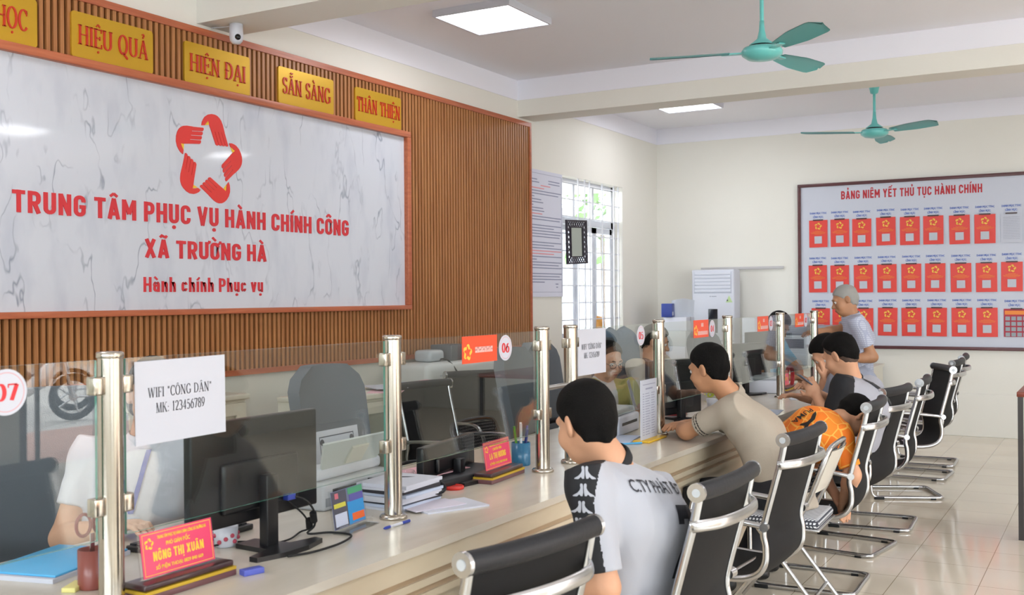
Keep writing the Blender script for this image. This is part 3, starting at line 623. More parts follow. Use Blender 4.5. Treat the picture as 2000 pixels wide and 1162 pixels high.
for s, a, b, wd, lab in PL:
    w_ = b-a; h = .245; r = .018; pts = []
    for cx, cy, a0 in ((w_/2-r, h/2-r, 0), (-w_/2+r, h/2-r, 90), (-w_/2+r, -h/2+r, 180), (w_/2-r, -h/2+r, 270)): pts += _arc(cx, cy, r, r, a0, a0+90, 5)
    t = thing('gold_plaque', lab, 'plaque', (-4.806, (a+b)/2, 2.915), 0, 'gold plaques along the top of the slat panel')
    Mp = basis((0, 0, 0), (0, 1, 0), (0, 0, 1), (1, 0, 0))
    obj('plate', MB().prism(pts, 0, .012, M=Mp), GOLD, t)
    bb = MB(); put_serif(bb, s, basis((.012, 0, 0), (0, 1, 0), (0, 0, 1), (1, 0, 0)), wd, .105, .006, y=-.05); obj('lettering', bb, RED_DARK, t)

# ceiling things
def led(x, y, lab):
    t = thing('ceiling_light', lab, 'ceiling light', (x, y, ZC-.05), 0, 'square LED ceiling panels')
    fr = MB()
    for p in ((-.31, .31, -.31, -.295), (-.31, .31, .295, .31), (-.31, -.295, -.295, .295), (.295, .31, -.295, .295)): fr.box(*p, 0, .05)
    obj('frame', fr, WHITE_PL, t)
    d = MB().box(-.295, .295, -.295, .295, .004, .05); obj('diffuser', d, mat('led_diffuser', '#f4f5ff', .5, emit=LED_EMIT), t)
    area('led_light', (x, y, ZC-.06), .58, LED_POWER, (0.95, 0.97, 1.0))
led(-3.86, 6.5, 'square LED ceiling panel in front of the near beam, close to the slat wall'); led(-3.9, 10.48, 'LED ceiling panel beyond the second beam, half hidden by it')
led(1.42, 7.75, 'square LED ceiling panel out on the right side, mirrored in the sign'); led(.94, 10.48, 'square LED ceiling panel far out on the right, by the far wall')
led(-3.86, 2.4, 'square LED ceiling panel above the slat wall, behind the viewer'); led(.94, 2.4, 'square LED ceiling panel directly over the viewer side')
def fan(x, y, hz, rot, lab):
    t = thing('ceiling_fan', lab, 'ceiling fan', (x, y, ZC), 0, 'turquoise ceiling fans'); z = hz-ZC
    obj('canopy', MB().lathe([(.055, 0), (.055, -.02), (.035, -.11), (.015, -.12)]), TURQ, t)
    obj('rod', MB().tube([(0, 0, -.1), (0, 0, z+.12)], .013), TURQ, t)
    obj('neck', MB().lathe([(.014, z+.2), (.018, z+.14), (.03, z+.09), (.075, z+.055), (.08, z+.05)]), TURQ, t)
    obj('gap_ring', MB().lathe([(.07, z+.052), (.07, z+.03)]), BLACK_PL, t)
    obj('motor', MB().lathe([(.05, z+.036), (.115, z+.032), (.128, z+.012), (.124, z-.012), (.09, z-.036), (.03, z-.047), (.0, z-.047)]), TURQ, t)
    for k in range(3):
        a = rot+2*PI*k/3; M = Matrix.Rotation(a, 4, 'Z')
        b = MB(); P = []; 
        for i in range(15):
            u = i/14; rr = .20+.50*u; wd = .045+.03*min(1, u*2.2)
            if u > .88: wd *= math.sqrt(max(0.02, 1-((u-.88)/.12)**2))
            P.append([(rr, -wd, z+.006+wd*.25), (rr, 0, z+.016), (rr, wd, z+.006-wd*.25)])
        b.grid(P, M=M); b.grid([[(p[0], p[1], p[2]-.004) for p in r][::-1] for r in P], M=M)
        bl = obj('blade', b, mat('fan_blade', '#66b3b2', .4), t)
        obj('blade_arm', MB().box(.10, .25, -.02, .02, z+.0, z+.008, M=M), TURQ, bl)
fan(-1.92, 6.52, 3.01, 1.305, 'nearer turquoise ceiling fan, in front of the second beam'); fan(-2.0, 10.45, 3.03, 1.567, 'farther turquoise ceiling fan, beyond the second beam')
t = thing('security_camera', 'small white dome camera with a black lens under the near beam', 'camera', (-4.66, 4.78, 3.18))
obj('body', MB().lathe([(.022, 0), (.041, -.004), (.042, -.075), (.038, -.105), (.024, -.122), (.0, -.126)]), WHITE_PL, t)
obj('lens', MB().ball((.030, -.018, -.088), .019), mat('lens_black', '#0c0d10', .1), t)
obj('cable', MB().tube(curve([(0, 0, -.006), (-.08, .0, -.008), (-.19, -.02, -.006)]), .003, 6), WHITE_PL, t)

# ------------------------------------------------------------------ notice board and its sheets
t = thing('notice_board', 'big white notice board with a maroon frame on the far wall', 'notice board', (-1.945, 12.055, .905))
bx0, bx1, bz0, bz1 = -3.145, -.745, .905, 2.745
obj('board', MB().box(bx0+1.945, bx1+1.945, -.025, 0, 0, bz1-bz0), mat('board_white', '#c9ccd8', .5, bump=(200, .05)), t)
T = MB()
for a, b, c, d in ((bx0, bx1, bz0, bz0+.035), (bx0, bx1, bz1-.035, bz1), (bx0, bx0+.035, bz0+.035, bz1-.035), (bx1-.035, bx1, bz0+.035, bz1-.035)): T.box(a+1.945, b+1.945, -.045, 0, c-bz0, d-bz0, bev=.006)
obj('frame', T, MAROON, t)
b = MB(); put_sans(b, 'BẢNG NIÊM YẾT THỦ TỤC HÀNH CHÍNH', basis((0, -.0255, 2.555-bz0), (1, 0, 0), (0, 0, 1), (0, -1, 0)), 1.44, .092); obj('title', b, mat('title_red', '#bb2a35', .6), t)
ROWS = [[(-2.917, 2.335, 2.031), (-2.681, 2.336, 2.029), (-2.444, 2.331, 2.028), (-2.191, 2.337, 2.031), (-1.943, 2.332, 2.029), (-1.706, 2.332, 2.033), (-1.448, 2.326, 2.03), (-1.201, 2.325, 2.033), (-0.95, 2.324, 2.03)],
        [(-2.926, 1.83, 1.526), (-2.685, 1.825, 1.524), (-2.432, 1.825, 1.522), (-2.184, 1.825, 1.525), (-1.931, 1.825, 1.523), (-1.689, 1.825, 1.526), (-1.437, 1.82, 1.518), (-1.19, 1.819, 1.516), (-0.949, 1.824, 1.519)],
        [(-2.896, 1.348, 1.033), (-2.666, 1.348, 1.036), (-2.43, 1.348, 1.039), (-2.177, 1.353, 1.042), (-1.934, 1.352, 1.045), (-1.677, 1.352, 1.053), (-1.43, 1.352, 1.05), (-1.188, 1.351, 1.048), (-0.928, 1.34, 1.051)]]
c = MB(); M = basis((0, 0, 0), (1, 0, 0), (0, 0, 1), (0, -1, 0))
put_text(c, 'DANH MỤC TTHC', M, .185, .022, .0, 0, res=1, y=.068, strike=.0012); put_text(c, 'LĨNH VỰC:', M, .115, .022, .0, 0, res=1, y=.026, strike=.0012)
cm = c.data('caption'); cm.materials.append(BLUE_INK)
for row in ROWS:
    for x, za, zb in row:
        o = bpy.data.objects.new('caption', cm); COL.objects.link(o); o.parent = t; o.location = (x+1.945, -.0256, za-bz0)
FM = basis((0, 0, 0), (1, 0, 0), (0, 0, 1), (0, -1, 0))
def sheet_surface(w_, h, t0, t1, curl):
    P = []
    for i in range(7):
        v = -h*i/6; P.append([((j/6-.5)*w_, v, t0+curl*(i/6)**2*(j/6-.2)) for j in range(7)])
    b = MB(); b.grid(P, M=FM); b.grid([[(p[0], p[1], p[2]-t1) for p in r][::-1] for r in P], M=FM); return b
first = None
ORD = ['first', 'second', 'third', 'fourth', 'fifth', 'sixth', 'seventh', 'eighth', 'ninth']; RW = ['top', 'middle', 'bottom']
em_r = MB(); emblem(em_r, em_r, basis((0, 0, 0), (1, 0, 0), (0, 0, 1), (0, -1, 0)), .14, .001, slits=False)
for ri, row in enumerate(ROWS):
    for ci, (x, za, zb) in enumerate(row):
        if (ri, ci) in ((0, 8), (2, 8)): continue
        lab = 'red sheet with gold star, %s from left in the %s row of the board' % (ORD[ci], RW[ri])
        loc = (x, 12.055-.030, za)
        if first is None:
            first = thing('notice_sheet', lab, 'notice sheet', loc, 0, 'red notice sheets on the board')
            obj('paper', sheet_surface(.203, .304, .002, .002, .012), RED_SHEET, first)
            obj('emblem', em_r, YELLOW_INK, first, (0, -.006, -.068))
            tx = MB()
            for k, wd in enumerate((.07, .12, .165, .15, .08)): tx.box(-wd/2, wd/2, -.0085, -.008, -.121-k*.0095-.0018, -.121-k*.0095+.0018)
            obj('text_lines', tx, ORANGE_INK, first)
            obj('white_square', MB().box(-.041, .041, -.0105, -.0095, -.262, -.180), mat('label_grey_white', '#bfc2cb', .6), first)
            obj('clip', MB().box(-.055, .055, -.012, -.001, -.006, .008), mat('clip_dark', '#4a3535', .4), first)
            cur = first
        else: cur = dup(first, loc, 0, lab)
        cur.rotation_euler = (0, random.uniform(-.012, .012), 0)
x, za, zb = ROWS[0][8]
t = thing('notice_sheet', 'white printed list clipped at the right end of the top row', 'notice sheet', (x, 12.025, za), 0)
obj('paper', sheet_surface(.203, .30, .002, .002, .01), PAPER, t); obj('clip', MB().box(-.055, .055, -.012, -.001, -.006, .008), mat('clip_dark', '#4a3535', .4), t)
tx = MB()
for k in range(14): tx.box(-.08, .08, -.0085, -.008, -.04-k*.017-.0012, -.04-k*.017+.0012)
obj('text_lines', tx, mat('grey_ink', '#9a9ca6', .7), t)
x, za, zb = ROWS[2][8]
t = thing('notice_sheet', 'red poster with a grid of grey squares, bottom right of the board', 'notice sheet', (x+.02, 12.025, za), 0)
obj('paper', sheet_surface(.24, .29, .002, .002, .004), mat('crimson_sheet', '#b3233b', .4), t)
tx = MB()
for i in range(4):
    for j in range(4): tx.box(-.105+j*.055, -.062+j*.055, -.0085, -.008, -.12-i*.055, -.08-i*.055)
obj('grey_squares', tx, mat('label_grey', '#9aa0a8', .6), t)
obj('header_band', MB().box(-.11, .11, -.0085, -.008, -.06, -.02), ORANGE_INK, t); obj('clip', MB().box(-.055, .055, -.012, -.001, -.006, .008), mat('clip_dark', '#4a3535', .4), t)

# poster and mirror on the left wall
t = thing('rules_poster', 'tall white poster of printed rules beside the slat panel', 'poster', (XL+.002, 9.14, 1.5))
obj('sheet', MB().box(0, .012, -.36, .36, 0, 1.225), mat('poster_white', '#d6d7e6', .35), t)
b = MB(); b2 = MB(); Mx = basis((.0125, 0, 0), (0, 1, 0), (0, 0, 1), (1, 0, 0))
for a, b_, c, d in ((-.34, .34, 1.19, 1.193), (-.34, .34, .045, .048), (.337, .34, .045, 1.19)): b.box(.0122, .013, a, b_, c, d)
yy = 1.16
LN = [(0, .16, 'b'), (0, .2, 'b'), (1, .2, 'r'), (-1, .3, 'r'), (2, .66, 'b'), (2, .6, 'b'), (-2, .1, 'b'), (-2, .24, 'b'), (-2, .28, 'b'), (-2, .08, 'b'), (-2, .28, 'b'), (-2, .3, 'b'), (-2, .26, 'r')] + [(2, .66, 'b'), (2, .63, 'b'), (9, 0, 0), (2, .66, 'b'), (2, .5, 'b'), (2, .66, 'b'), (2, .64, 'b'), (2, .62, 'b'), (9, 0, 0), (2, .66, 'b'), (2, .5, 'b'), (2, .66, 'b'), (2, .66, 'r'), (2, .5, 'r'), (2, .66, 'b'), (2, .14, 'b'), (2, .66, 'b'), (2, .6, 'b'), (2, .66, 'b'), (9, 0, 0), (2, .66, 'b'), (2, .62, 'b'), (2, .66, 'b'), (2, .3, 'b')]
for k, (al, wd, cl) in enumerate(LN):
    yy -= .0275
    if al == 9: continue
    st = -.33 if al != 1 else -wd/2
    (b if cl == 'b' else b2).box(.0122, .0128, st, st+wd, yy-.0045, yy+.0045)
    if k < 2: b.box(.0122, .0128, .06, .30, yy-.0045, yy+.0045)
b.box(.0122, .0128, .2, .26, .12, .13); b.box(.0122, .0128, .215, .25, .09, .1)
obj('text_lines', b, mat('poster_ink', '#8388a4', .6), t); obj('red_lines', b2, mat('poster_red_ink', '#e08a92', .6), t)
t = thing('framed_mirror', 'mirror in a dark pierced frame hung at a slant on the window grille', 'mirror', (XL+.03, 9.77, 2.06))
t.rotation_euler = (math.radians(2.5), 0, 0)
fr = MB(); 
for p in ((-.235, .235, .205, .225), (-.235, .235, -.225, -.205), (-.235, -.215, -.205, .205), (.215, .235, -.205, .205), (-.15, .15, .145, .16), (-.15, .15, -.16, -.145), (-.15, -.135, -.145, .145), (.135, .15, -.145, .145)): fr.box(0, .02, *p)
for i in range(9):
    y = -.2+i*.05
    for sg in (1, -1):
        fr.tube([(.01, y+.019*math.cos(a), sg*.182+.019*math.sin(a)) for a in np.linspace(0, 2*PI, 10)], .006, 6, cap=False)
for i in range(7):
    z = -.15+i*.05
    for sg in (1, -1): fr.tube([(.01, sg*.182+.024*math.cos(a), z+.02*math.sin(a)) for a in np.linspace(0, 2*PI, 10)], .007, 6, cap=False)
obj('frame', fr, mat('mirror_frame', '#2b2430', .5), t); obj('glass', MB().box(.002, .01, -.137, .137, -.147, .147), mat('mirror_glass', '#aab0ac', .08, 1.0), t)
t = tags(obj('cable_trunking', MB().box(-4.3, -3.315, 12.03, 12.058, 1.8, 1.832, bev=.004), mat('trunking_grey', '#c2bfc0', .5)), 'thin grey cable trunking running along the far wall from the air conditioner', 'trunking')
# ------------------------------------------------------------------ reception counter
CY0, CY1 = -.6, 7.78
t = thing('reception_counter', 'long cream reception counter with a stepped moulded front', 'counter', (-2.2, 3.6, 0)); ox, oy = -2.2, 3.6
TP = MB(); TP.prism([(-2.75-ox, CY0-oy), (-1.81-ox, CY0-oy), (-1.81-ox, CY1-oy), (-2.03-ox, 8.86-oy), (-2.75-ox, 8.86-oy)], .735, .76)
obj('countertop', TP, COUNTER_TOP, t)
FB = MB()
def fpan(x, z0, z1, mb): mb.prism([(-2.1-ox, CY0-oy), (x-ox, CY0-oy), (x-ox, CY1-.02-oy), (x-.22-ox, 8.84-oy), (-2.3-ox, 8.84-oy)], z0, z1)
fpan(-1.825, .668, .735, FB); obj('fascia', FB, COUNTER_FRONT, t)
g = MB(); fpan(-1.845, .645, .668, g); fpan(-1.85, .60, .622, g); obj('grooves', g, COUNTER_DARK, t)
g = MB(); fpan(-1.835, .622, .645, g); fpan(-1.84, .578, .60, g); obj('mouldings', g, COUNTER_FRONT, t)
g = MB(); fpan(-1.865, .0, .578, g); obj('front_panel', g, COUNTER_FRONT, t)
g = MB(); 
for y in (-.5, 1.9, 4.3, 6.7, 8.7): g.box(-2.74-ox, -2.1-ox, y-oy-.012, y-oy+.012, 0, .735)
obj('divider_panels', g, COUNTER_FRONT, t)

PX = -2.12; POSTS = [1.742, 2.89, 3.956, 4.225, 5.27, 6.41, 7.6, 8.58]
PLAB = ['first steel post on the counter, at the left in front of the woman in white', 'second steel post on the counter, beside the stack of papers and the blue pen', 'third steel post, by the blue pen pot and the second pink nameplate', 'steel post behind the jersey man, left of the second WIFI sheet',
        'steel post behind the price list stand with the yellow base', 'steel post just right of the head of the man in the beige polo', 'steel post beside the third red nameplate and the white printer', 'last steel post, in front of the red sheets by the standing old man']
def add_post(y, lab, first=None, _c=[None]):
    if _c[0] is not None: return dup(_c[0], (PX, y, .76), 0, lab)
    t = thing('steel_post', lab, 'post', (PX, y, .76), 0, 'steel posts along the counter')
    obj('pole', MB().tube([(0, 0, .002), (0, 0, .606)], .030, 24), STEEL, t)
    obj('flange', MB().lathe([(.047, 0), (.047, .008), (.042, .014), (.03, .016)], 28), STEEL, t)
    obj('cap', MB().lathe([(.031, .600), (.033, .603), (.033, .612), (.03, .615), (0, .615)], 24), STEEL, t)
    for z in (.535, .245):
        for s in (-1, 1):
            c = MB().box(-.016, .016, .028 if s > 0 else -.058, .058 if s > 0 else -.028, z-.022, z+.022, bev=.004); obj('clamp', c, STEEL, t)
    _c[0] = t; return t
for y, l in zip(POSTS, PLAB): add_post(y, l)
GP = [(.64, 1.70, 'leftmost glass panel with the 07 disc, mirroring the street'), (1.785, 2.845, 'glass panel with the first WIFI sheet taped to it, before the big monitor'), (2.935, 3.912, 'glass panel with the red sign and the 06 disc'),
      (4.27, 5.225, 'glass panel with the second WIFI sheet and the 05 disc'), (5.315, 6.365, 'glass panel with the red sign and the 04 disc'), (6.455, 7.555, 'glass panel with the red sign and the 03 disc'), (7.645, 8.535, 'last glass panel with the small red sign, next to the old man')]
for a, b, lab in GP:
    m = MB(); h = .432; d = (b-a)/2
    m.box(-.004, .004, -d, d, 0, h, 0)
    m.m = [1, 1, 1, 1, 0, 0] if False else m.m
    fm = []
    for f in m.f:
        xs = {round(m.v[i][0], 5) for i in f}; fm.append(0 if len(xs) == 1 else 1)
    m.m = fm
    tags(obj('glass_screen', m, [GLASS, GLASS_EDGE], None, (PX, (a+b)/2, .925)), lab, 'glass panel', 'glass panels between the posts')
for y0, y1, lab in ((3.986, 4.195, 'short chrome rod joining the two posts left of the jersey man'), (8.61, 8.86, 'short chrome rod on the last post by the old man')):
    tags(obj('connecting_rod', MB().tube([(0, 0, 0), (0, y1-y0, 0)], .011, 12), CHROME, None, (PX, y0, 1.11)), lab, 'rod')

# stickers and notices on the glass (its customer side)
GX = PX+.0045
def disc(y, z, s, lab, r=.051):
    t = thing('number_disc', lab, 'sticker', (GX, y, z), 0, 'round counter number stickers'); M = basis((0, 0, 0), (0, 1, 0), (0, 0, 1), (1, 0, 0))
    obj('disc', MB().prism(_arc(0, 0, r, r, 0, 350, 35), 0, .0012, M=M), PAPER, t)
    b = MB(); P = [_arc(0, 0, q, q, 0, 360, 36) for q in (r*.86, r*.83)]
    for i in range(36): b.add([(*P[0][i], .0014), (*P[0][i+1], .0014), (*P[1][i+1], .0014), (*P[1][i], .0014)], [(0, 1, 2, 3)], 0, False, M)
    obj('ring', b, mat('pale_red', '#d99097', .5), t)
    b = MB(); put_serif(b, s, basis((.0014, 0, 0), (0, 1, 0), (0, 0, 1), (1, 0, 0)), r*1.12, r*.72, .0006, heavy=1.5, y=-r*.36); obj('number', b, mat('number_red', '#d83038', .5), t)
disc(1.462, 1.30, '07', 'white round 07 sticker at the left edge'); disc(3.639, 1.299, '06', 'white round 06 sticker right of the red sign'); disc(5.015, 1.299, '05', 'white round 05 sticker above the price list stand')
disc(6.108, 1.302, '04', 'white round 04 sticker on the glass before the air conditioner'); disc(7.345, 1.302, '03', 'white round 03 sticker on the glass before the person in light blue'); disc(8.30, 1.302, '02', 'white round 02 sticker on the last glass panel')
def gsign(y, z, lab, two):
    t = thing('glass_sign', lab, 'sign', (GX, y, z), 0, 'red signs stuck on the glass'); M = basis((0, 0, 0), (0, 1, 0), (0, 0, 1), (1, 0, 0))
    obj('sheet', MB().box(0, .0012, -.127, .127, -.05, .052), ORANGE_SHEET, t)
    e = MB(); emblem(e, e, basis((.0013, -.09, -.008), (0, 1, 0), (0, 0, 1), (1, 0, 0)), .11, .0006, slits=False); obj('emblem', e, YELLOW_INK, t)
    b = MB()
    def blk(y0, y1, z0, n):
        for i in range(n):
            a = y0+(y1-y0)*i/n; wv = (y1-y0)/n*.72
            b.box(.0013, .0018, a, a+wv*.35, z0, z0+.022); b.box(.0013, .0018, a+wv*.65, a+wv, z0, z0+.022); b.box(.0013, .0018, a, a+wv, z0+.009+.008*(i % 2), z0+.013+.008*(i % 2))
    if two: blk(.0, .04, .012, 2); blk(-.055, .115, -.035, 9)
    else: blk(-.035, .095, -.012, 9)
    obj('text_line', b, mat('sign_white', '#f2dcd8', .5), t)
gsign(3.446, 1.302, 'red sign with a yellow star and one white line, left of the 06 disc', False); gsign(5.915, 1.306, 'red sign with a yellow star on the glass before the air conditioner', True)
gsign(7.155, 1.303, 'red sign with a yellow star on the glass above the person in light blue', True); gsign(8.115, 1.306, 'small red sign with a yellow star on the last glass panel', True)
def wifi(y, z, w_, lab, r=.0):
    t = thing('wifi_notice', lab, 'notice', (GX, y, z), 0, 'WIFI notices on the glass')
    P = [[(.002, (j/6-.5)*w_, -.105+.21*i/6) for j in range(7)] for i in range(7)]
    b = MB(); b.grid(P); b.grid([[(p[0]-.0012, p[1], p[2]) for p in q][::-1] for q in P]); obj('sheet', b, PAPER, t)
    b = MB(); put_serif(b, 'WIFI \u201cCÔNG DÂN\u201d', basis((.0028, -.005, .012), (0, 1, 0), (0, 0, 1), (1, 0, 0)), .215, .025, 0, heavy=1.0); put_serif(b, 'MK: 123456789', basis((.0028, -.005, -.028), (0, 1, 0), (0, 0, 1), (1, 0, 0)), .165, .025, 0, heavy=1.0)
    obj('lettering', b, INK, t); t.rotation_euler = (r, 0, 0); return t
wifi(1.963, 1.243, .305, 'white A4 WIFI password sheet hiding the face of the woman in white', .012); wifi(4.435, 1.246, .30, 'white A4 WIFI password sheet behind the head of the man in the jersey')

# ------------------------------------------------------------------ things on the counter
ZT = .76
def nameplate(x, y, rz, lines, lab, extra=None):
    t = thing('nameplate', lab, 'nameplate', (x, y, ZT), rz, 'red nameplates on wooden stands')
    DW = mat('stand_dark_wood', '#3a2226', .3, coat=.4); BR = mat('stand_brown_wood', '#6b4648', .35)
    obj('stand', MB().box(-.045, .045, -.155, .155, 0, .017, bev=.003), BR, t)
    obj('gold_band', MB().box(-.042, .046, -.152, .152, .017, .025), mat('stand_gold', '#cdaa33', .35, .3), t)
    obj('plate_holder', MB().box(-.04, .04, -.150, .150, .025, .041, bev=.005), DW, t)
    M = Matrix.Translation((.0, 0, .041)) @ Matrix.Rotation(math.radians(-8), 4, 'Y')
    obj('acrylic_block', MB().box(-.006, .0, -.125, .125, 0, .118, M=M), ACRYL, t)
    obj('card', MB().box(.0002, .0022, -.119, .119, .004, .115, M=M), mat('card_pink', '#e2416a', .3), t)
    b = MB(); Mt = M @ basis((.0026, 0, 0), (0, 1, 0), (0, 0, 1), (1, 0, 0))
    for p in ((-.114, .114, .008, .0095), (-.114, .114, .1095, .111), (-.114, -.1125, .008, .111), (.1125, .114, .008, .111)): b.add([(p[0], p[2], 0), (p[1], p[2], 0), (p[1], p[3], 0), (p[0], p[3], 0)], [(0, 1, 2, 3)], 0, False, Mt)
    for s, wd, cap, yy, xx in lines: put_sans(b, s, Mt, wd, cap, x=xx, y=yy, weight=1.1) if cap > .02 else put_text(b, s, Mt, wd, cap, 0, 0, res=2, x=xx, y=yy, strike=cap*.045)
    emblem(b, b, Mt @ Matrix.Translation((-.094, .086, 0)), .052, .0003, slits=False); obj('lettering', b, mat('card_yellow', '#f2c63c', .4), t)
    return t
nameplate(-2.105, 1.945, 0, [('TRUNG TÂM PHỤC VỤ HÀNH CHÍNH CÔNG XÃ TRƯỜNG HÀ', .165, .008, .094, .016), ('PHÓ GIÁM ĐỐC', .08, .010, .074, .0), ('NÔNG THỊ XUÂN', .168, .0235, .041, .0), ('SỐ ĐIỆN THOẠI: 0829 840 669', .158, .009, .019, .0)], 'pink nameplate on a dark stand, nearest, in front of the woman in white')
nameplate(-2.205, 3.735, .08, [('TRUNG TÂM PHỤC VỤ HÀNH CHÍNH CÔNG XÃ TRƯỜNG HÀ', .165, .008, .094, .016), ('CHUYÊN VIÊN', .08, .010, .076, .0), ('LA THỊ HƯƠNG', .15, .0235, .043, .0), ('SỐ ĐIỆN THOẠI: 0829 840 668', .158, .009, .02, .0)], 'pink nameplate on a dark stand beside the blue pen pot')
nameplate(-2.22, 8.10, .05, [('TRUNG TÂM PHỤC VỤ HÀNH CHÍNH CÔNG XÃ TRƯỜNG HÀ', .165, .008, .094, .016), ('CHUYÊN VIÊN', .08, .010, .074, .0), ('HOÀNG THỊ', .15, .0235, .041, .0)], 'red nameplate far down the counter, by the seventh steel post')
def pc_monitor(x, y, rz, w_, h, zb, lab, tilt=0.0):
    t = thing('computer_monitor', lab, 'monitor', (x, y, ZT), rz, 'black computer monitors on the counter')
    M = Matrix.Translation((-.05, 0, zb)) @ Matrix.Rotation(tilt, 4, 'Y')
    obj('casing', MB().box(-.016, .016, -w_/2, w_/2, 0, h, bev=.006, M=M), BLACK_PL, t)
    obj('screen', MB().box(-.0175, -.0155, -w_/2+.012, w_/2-.012, .02, h-.012, M=M), mat('screen_dark', '#1b2733', .2), t)
    obj('back_bulge', MB().box(.014, .034, -w_*.3, w_*.3, h*.12, h*.6, bev=.01, M=M), BLACK_PL, t)
    obj('neck', MB().box(-.012, .022, -.024, .024, .012, zb+h*.45, bev=.004), BLACK_PL, t)
    obj('foot', MB().prism([(.09, -.14), (.115, -.05), (.115, .05), (.09, .14), (.06, .14), (.04, .05), (-.09, .04), (-.09, -.04), (.04, -.05), (.06, -.14)], 0, .014), BLACK_PL, t)
    return t
pc_monitor(-2.19, 2.36, 0.0, .53, .305, .085, 'big black monitor seen from behind, next to the nearest nameplate')
pc_monitor(-2.33, 3.62, .15, .5, .13, .03, 'low black monitor part behind the second nameplate')
pc_monitor(-2.27, 5.98, -.3, .5, .33, .03, 'black monitor seen from behind, left of the man in beige', .0)
pc_monitor(-2.42, 7.72, -.35, .5, .29, .09, 'black monitor in front of the person in light blue')
pc_monitor(-2.52, 8.62, -.2, .5, .32, .12, 'black monitor at the far end, behind the last glass panel')
# VGA plug and cable
c = curve([(-2.205, 2.46, .90), (-2.17, 2.50, .885), (-2.17, 2.545, .84), (-2.19, 2.57, .79), (-2.20, 2.55, .767), (-2.15, 2.60, .766), (-2.07, 2.60, .766), (-2.03, 2.50, .766), (-2.03, 2.38, .766), (-2.06, 2.30, .766)], 6)
t = thing('monitor_cable', 'black cable with a blue plug curling on the counter below the big monitor', 'cable', (-2.1, 2.5, .76)); sh = Vector((-2.1, 2.5, .76))
obj('wire', MB().tube([p-sh for p in c], .0035, 8).tube([p-sh for p in curve([(-2.215, 2.47, .885), (-2.2, 2.53, .83), (-2.215, 2.575, .78), (-2.24, 2.56, .766), (-2.2, 2.46, .766), (-2.22, 2.38, .766), (-2.3, 2.36, .77), (-2.34, 2.25, .77)], 6)], .003, 8), BLACK_RUB, t)
obj('plug', MB().box(-.11, -.085, -.055, -.02, .128, .146, bev=.003), mat('vga_blue', '#3445a0', .4), t)
obj('ferrite', MB().tube([(-.075, .045, .075), (-.085, .062, .045)], .011, 10).tube([(-.1, .055, .05), (-.11, .07, .02)], .011, 10), BLACK_RUB, t)
# printer with raised tray, certificate in it
t = thing('printer', 'pale grey office printer with its paper tray up, by the second post', 'printer', (-2.50, 3.05, ZT), .05)
obj('body', MB().box(-.17, .10, -.20, .20, .0, .10, bev=.012), GREY_PL, t); obj('top_cover', MB().box(-.17, .07, -.2, .2, .10, .145, bev=.015), WHITE_PL, t)
obj('paper_slot', MB().box(.0995, .102, -.15, .15, .06, .072), BLACK_PL, t); obj('vents', MB().box(.0995, .1015, -.19, -.10, .015, .045), mat('vent_grey', '#8f9398', .5), t)
TM = Matrix.Translation((.0, 0, .145)) @ Matrix.Rotation(math.radians(28), 4, 'Y')
tr = MB(); tr.prism([(-.165, 0), (.165, 0), (.22, .125), (-.235, .125)], -.004, .004, M=Matrix.Translation((.06, 0, .135)) @ Matrix.Rotation(math.radians(32), 4, 'Y') @ basis((0, 0, 0), (0, 1, 0), (0, 0, 1), (1, 0, 0)))
obj('paper_tray', tr, mat('tray_grey', '#c9cfcd', .4), t)
obj('tray_tab', MB().box(.002, .01, -.05, .05, .02, .09, M=Matrix.Translation((.063, 0, .135)) @ Matrix.Rotation(math.radians(32), 4, 'Y')), mat('tab_beige', '#d8d5c8', .5), t)
t = thing('certificate', 'white sheet with a black ornamental border standing in the printer tray', 'sheet', (-2.50, 3.09, .87), .05)
CM = Matrix.Rotation(math.radians(-8), 4, 'Y')
obj('sheet', MB().box(0, .0015, -.145, .125, 0, .15, M=CM), PAPER, t); b = MB()
for p in ((-.115, .095, .125, .129), (-.115, -.1115, 0, .125), (.0915, .095, 0, .125)): b.box(.0016, .002, *p, M=CM)
for y in (-.1, .08): b.ball((.002, y, .108), (.001, .012, .012), M=CM)
obj('border', b, mat('border_ink', '#4c505e', .6), t)
# brochure holder
t = thing('brochure_holder', 'clear acrylic stand holding a colourful leaflet with orange and blue fields', 'leaflet stand', (-2.15, 2.70, ZT), .12)
HM = Matrix.Rotation(math.radians(-8), 4, 'Y'); obj('acrylic', MB().box(-.003, .003, -.10, .10, .0, .135, M=HM).box(-.004, .05, -.10, .10, 0, .004).box(.02, .024, -.1, .1, .004, .022), ACRYL, t)
cols = [('leaflet_dark', '#4a4a58', (-.095, -.01, .012, .128)), ('leaflet_blue', '#2f8fd0', (-.01, .088, .012, .085)), ('leaflet_orange', '#e8672c', (.012, .085, .022, .045)), ('leaflet_green', '#4a9a72', (.0, .088, .108, .128)), ('leaflet_violet', '#5a55a0', (.005, .088, .084, .106)), ('leaflet_white', '#c5cbe0', (-.088, -.018, .018, .058)), ('leaflet_yellow', '#c9c24a', (-.088, -.02, .076, .09)), ('leaflet_pink', '#c96a78', (-.078, -.058, .105, .122))]
lf = obj('leaflet', MB().box(.0032, .0042, -.097, .09, .01, .130, M=HM), mat('leaflet_base', '#6a7090', .4), t)
for i, (n_, c_, p) in enumerate(cols): obj('colour_field', MB().box(.0043, .0048+.0001*i, *p, M=HM), mat(n_, c_, .4), lf)
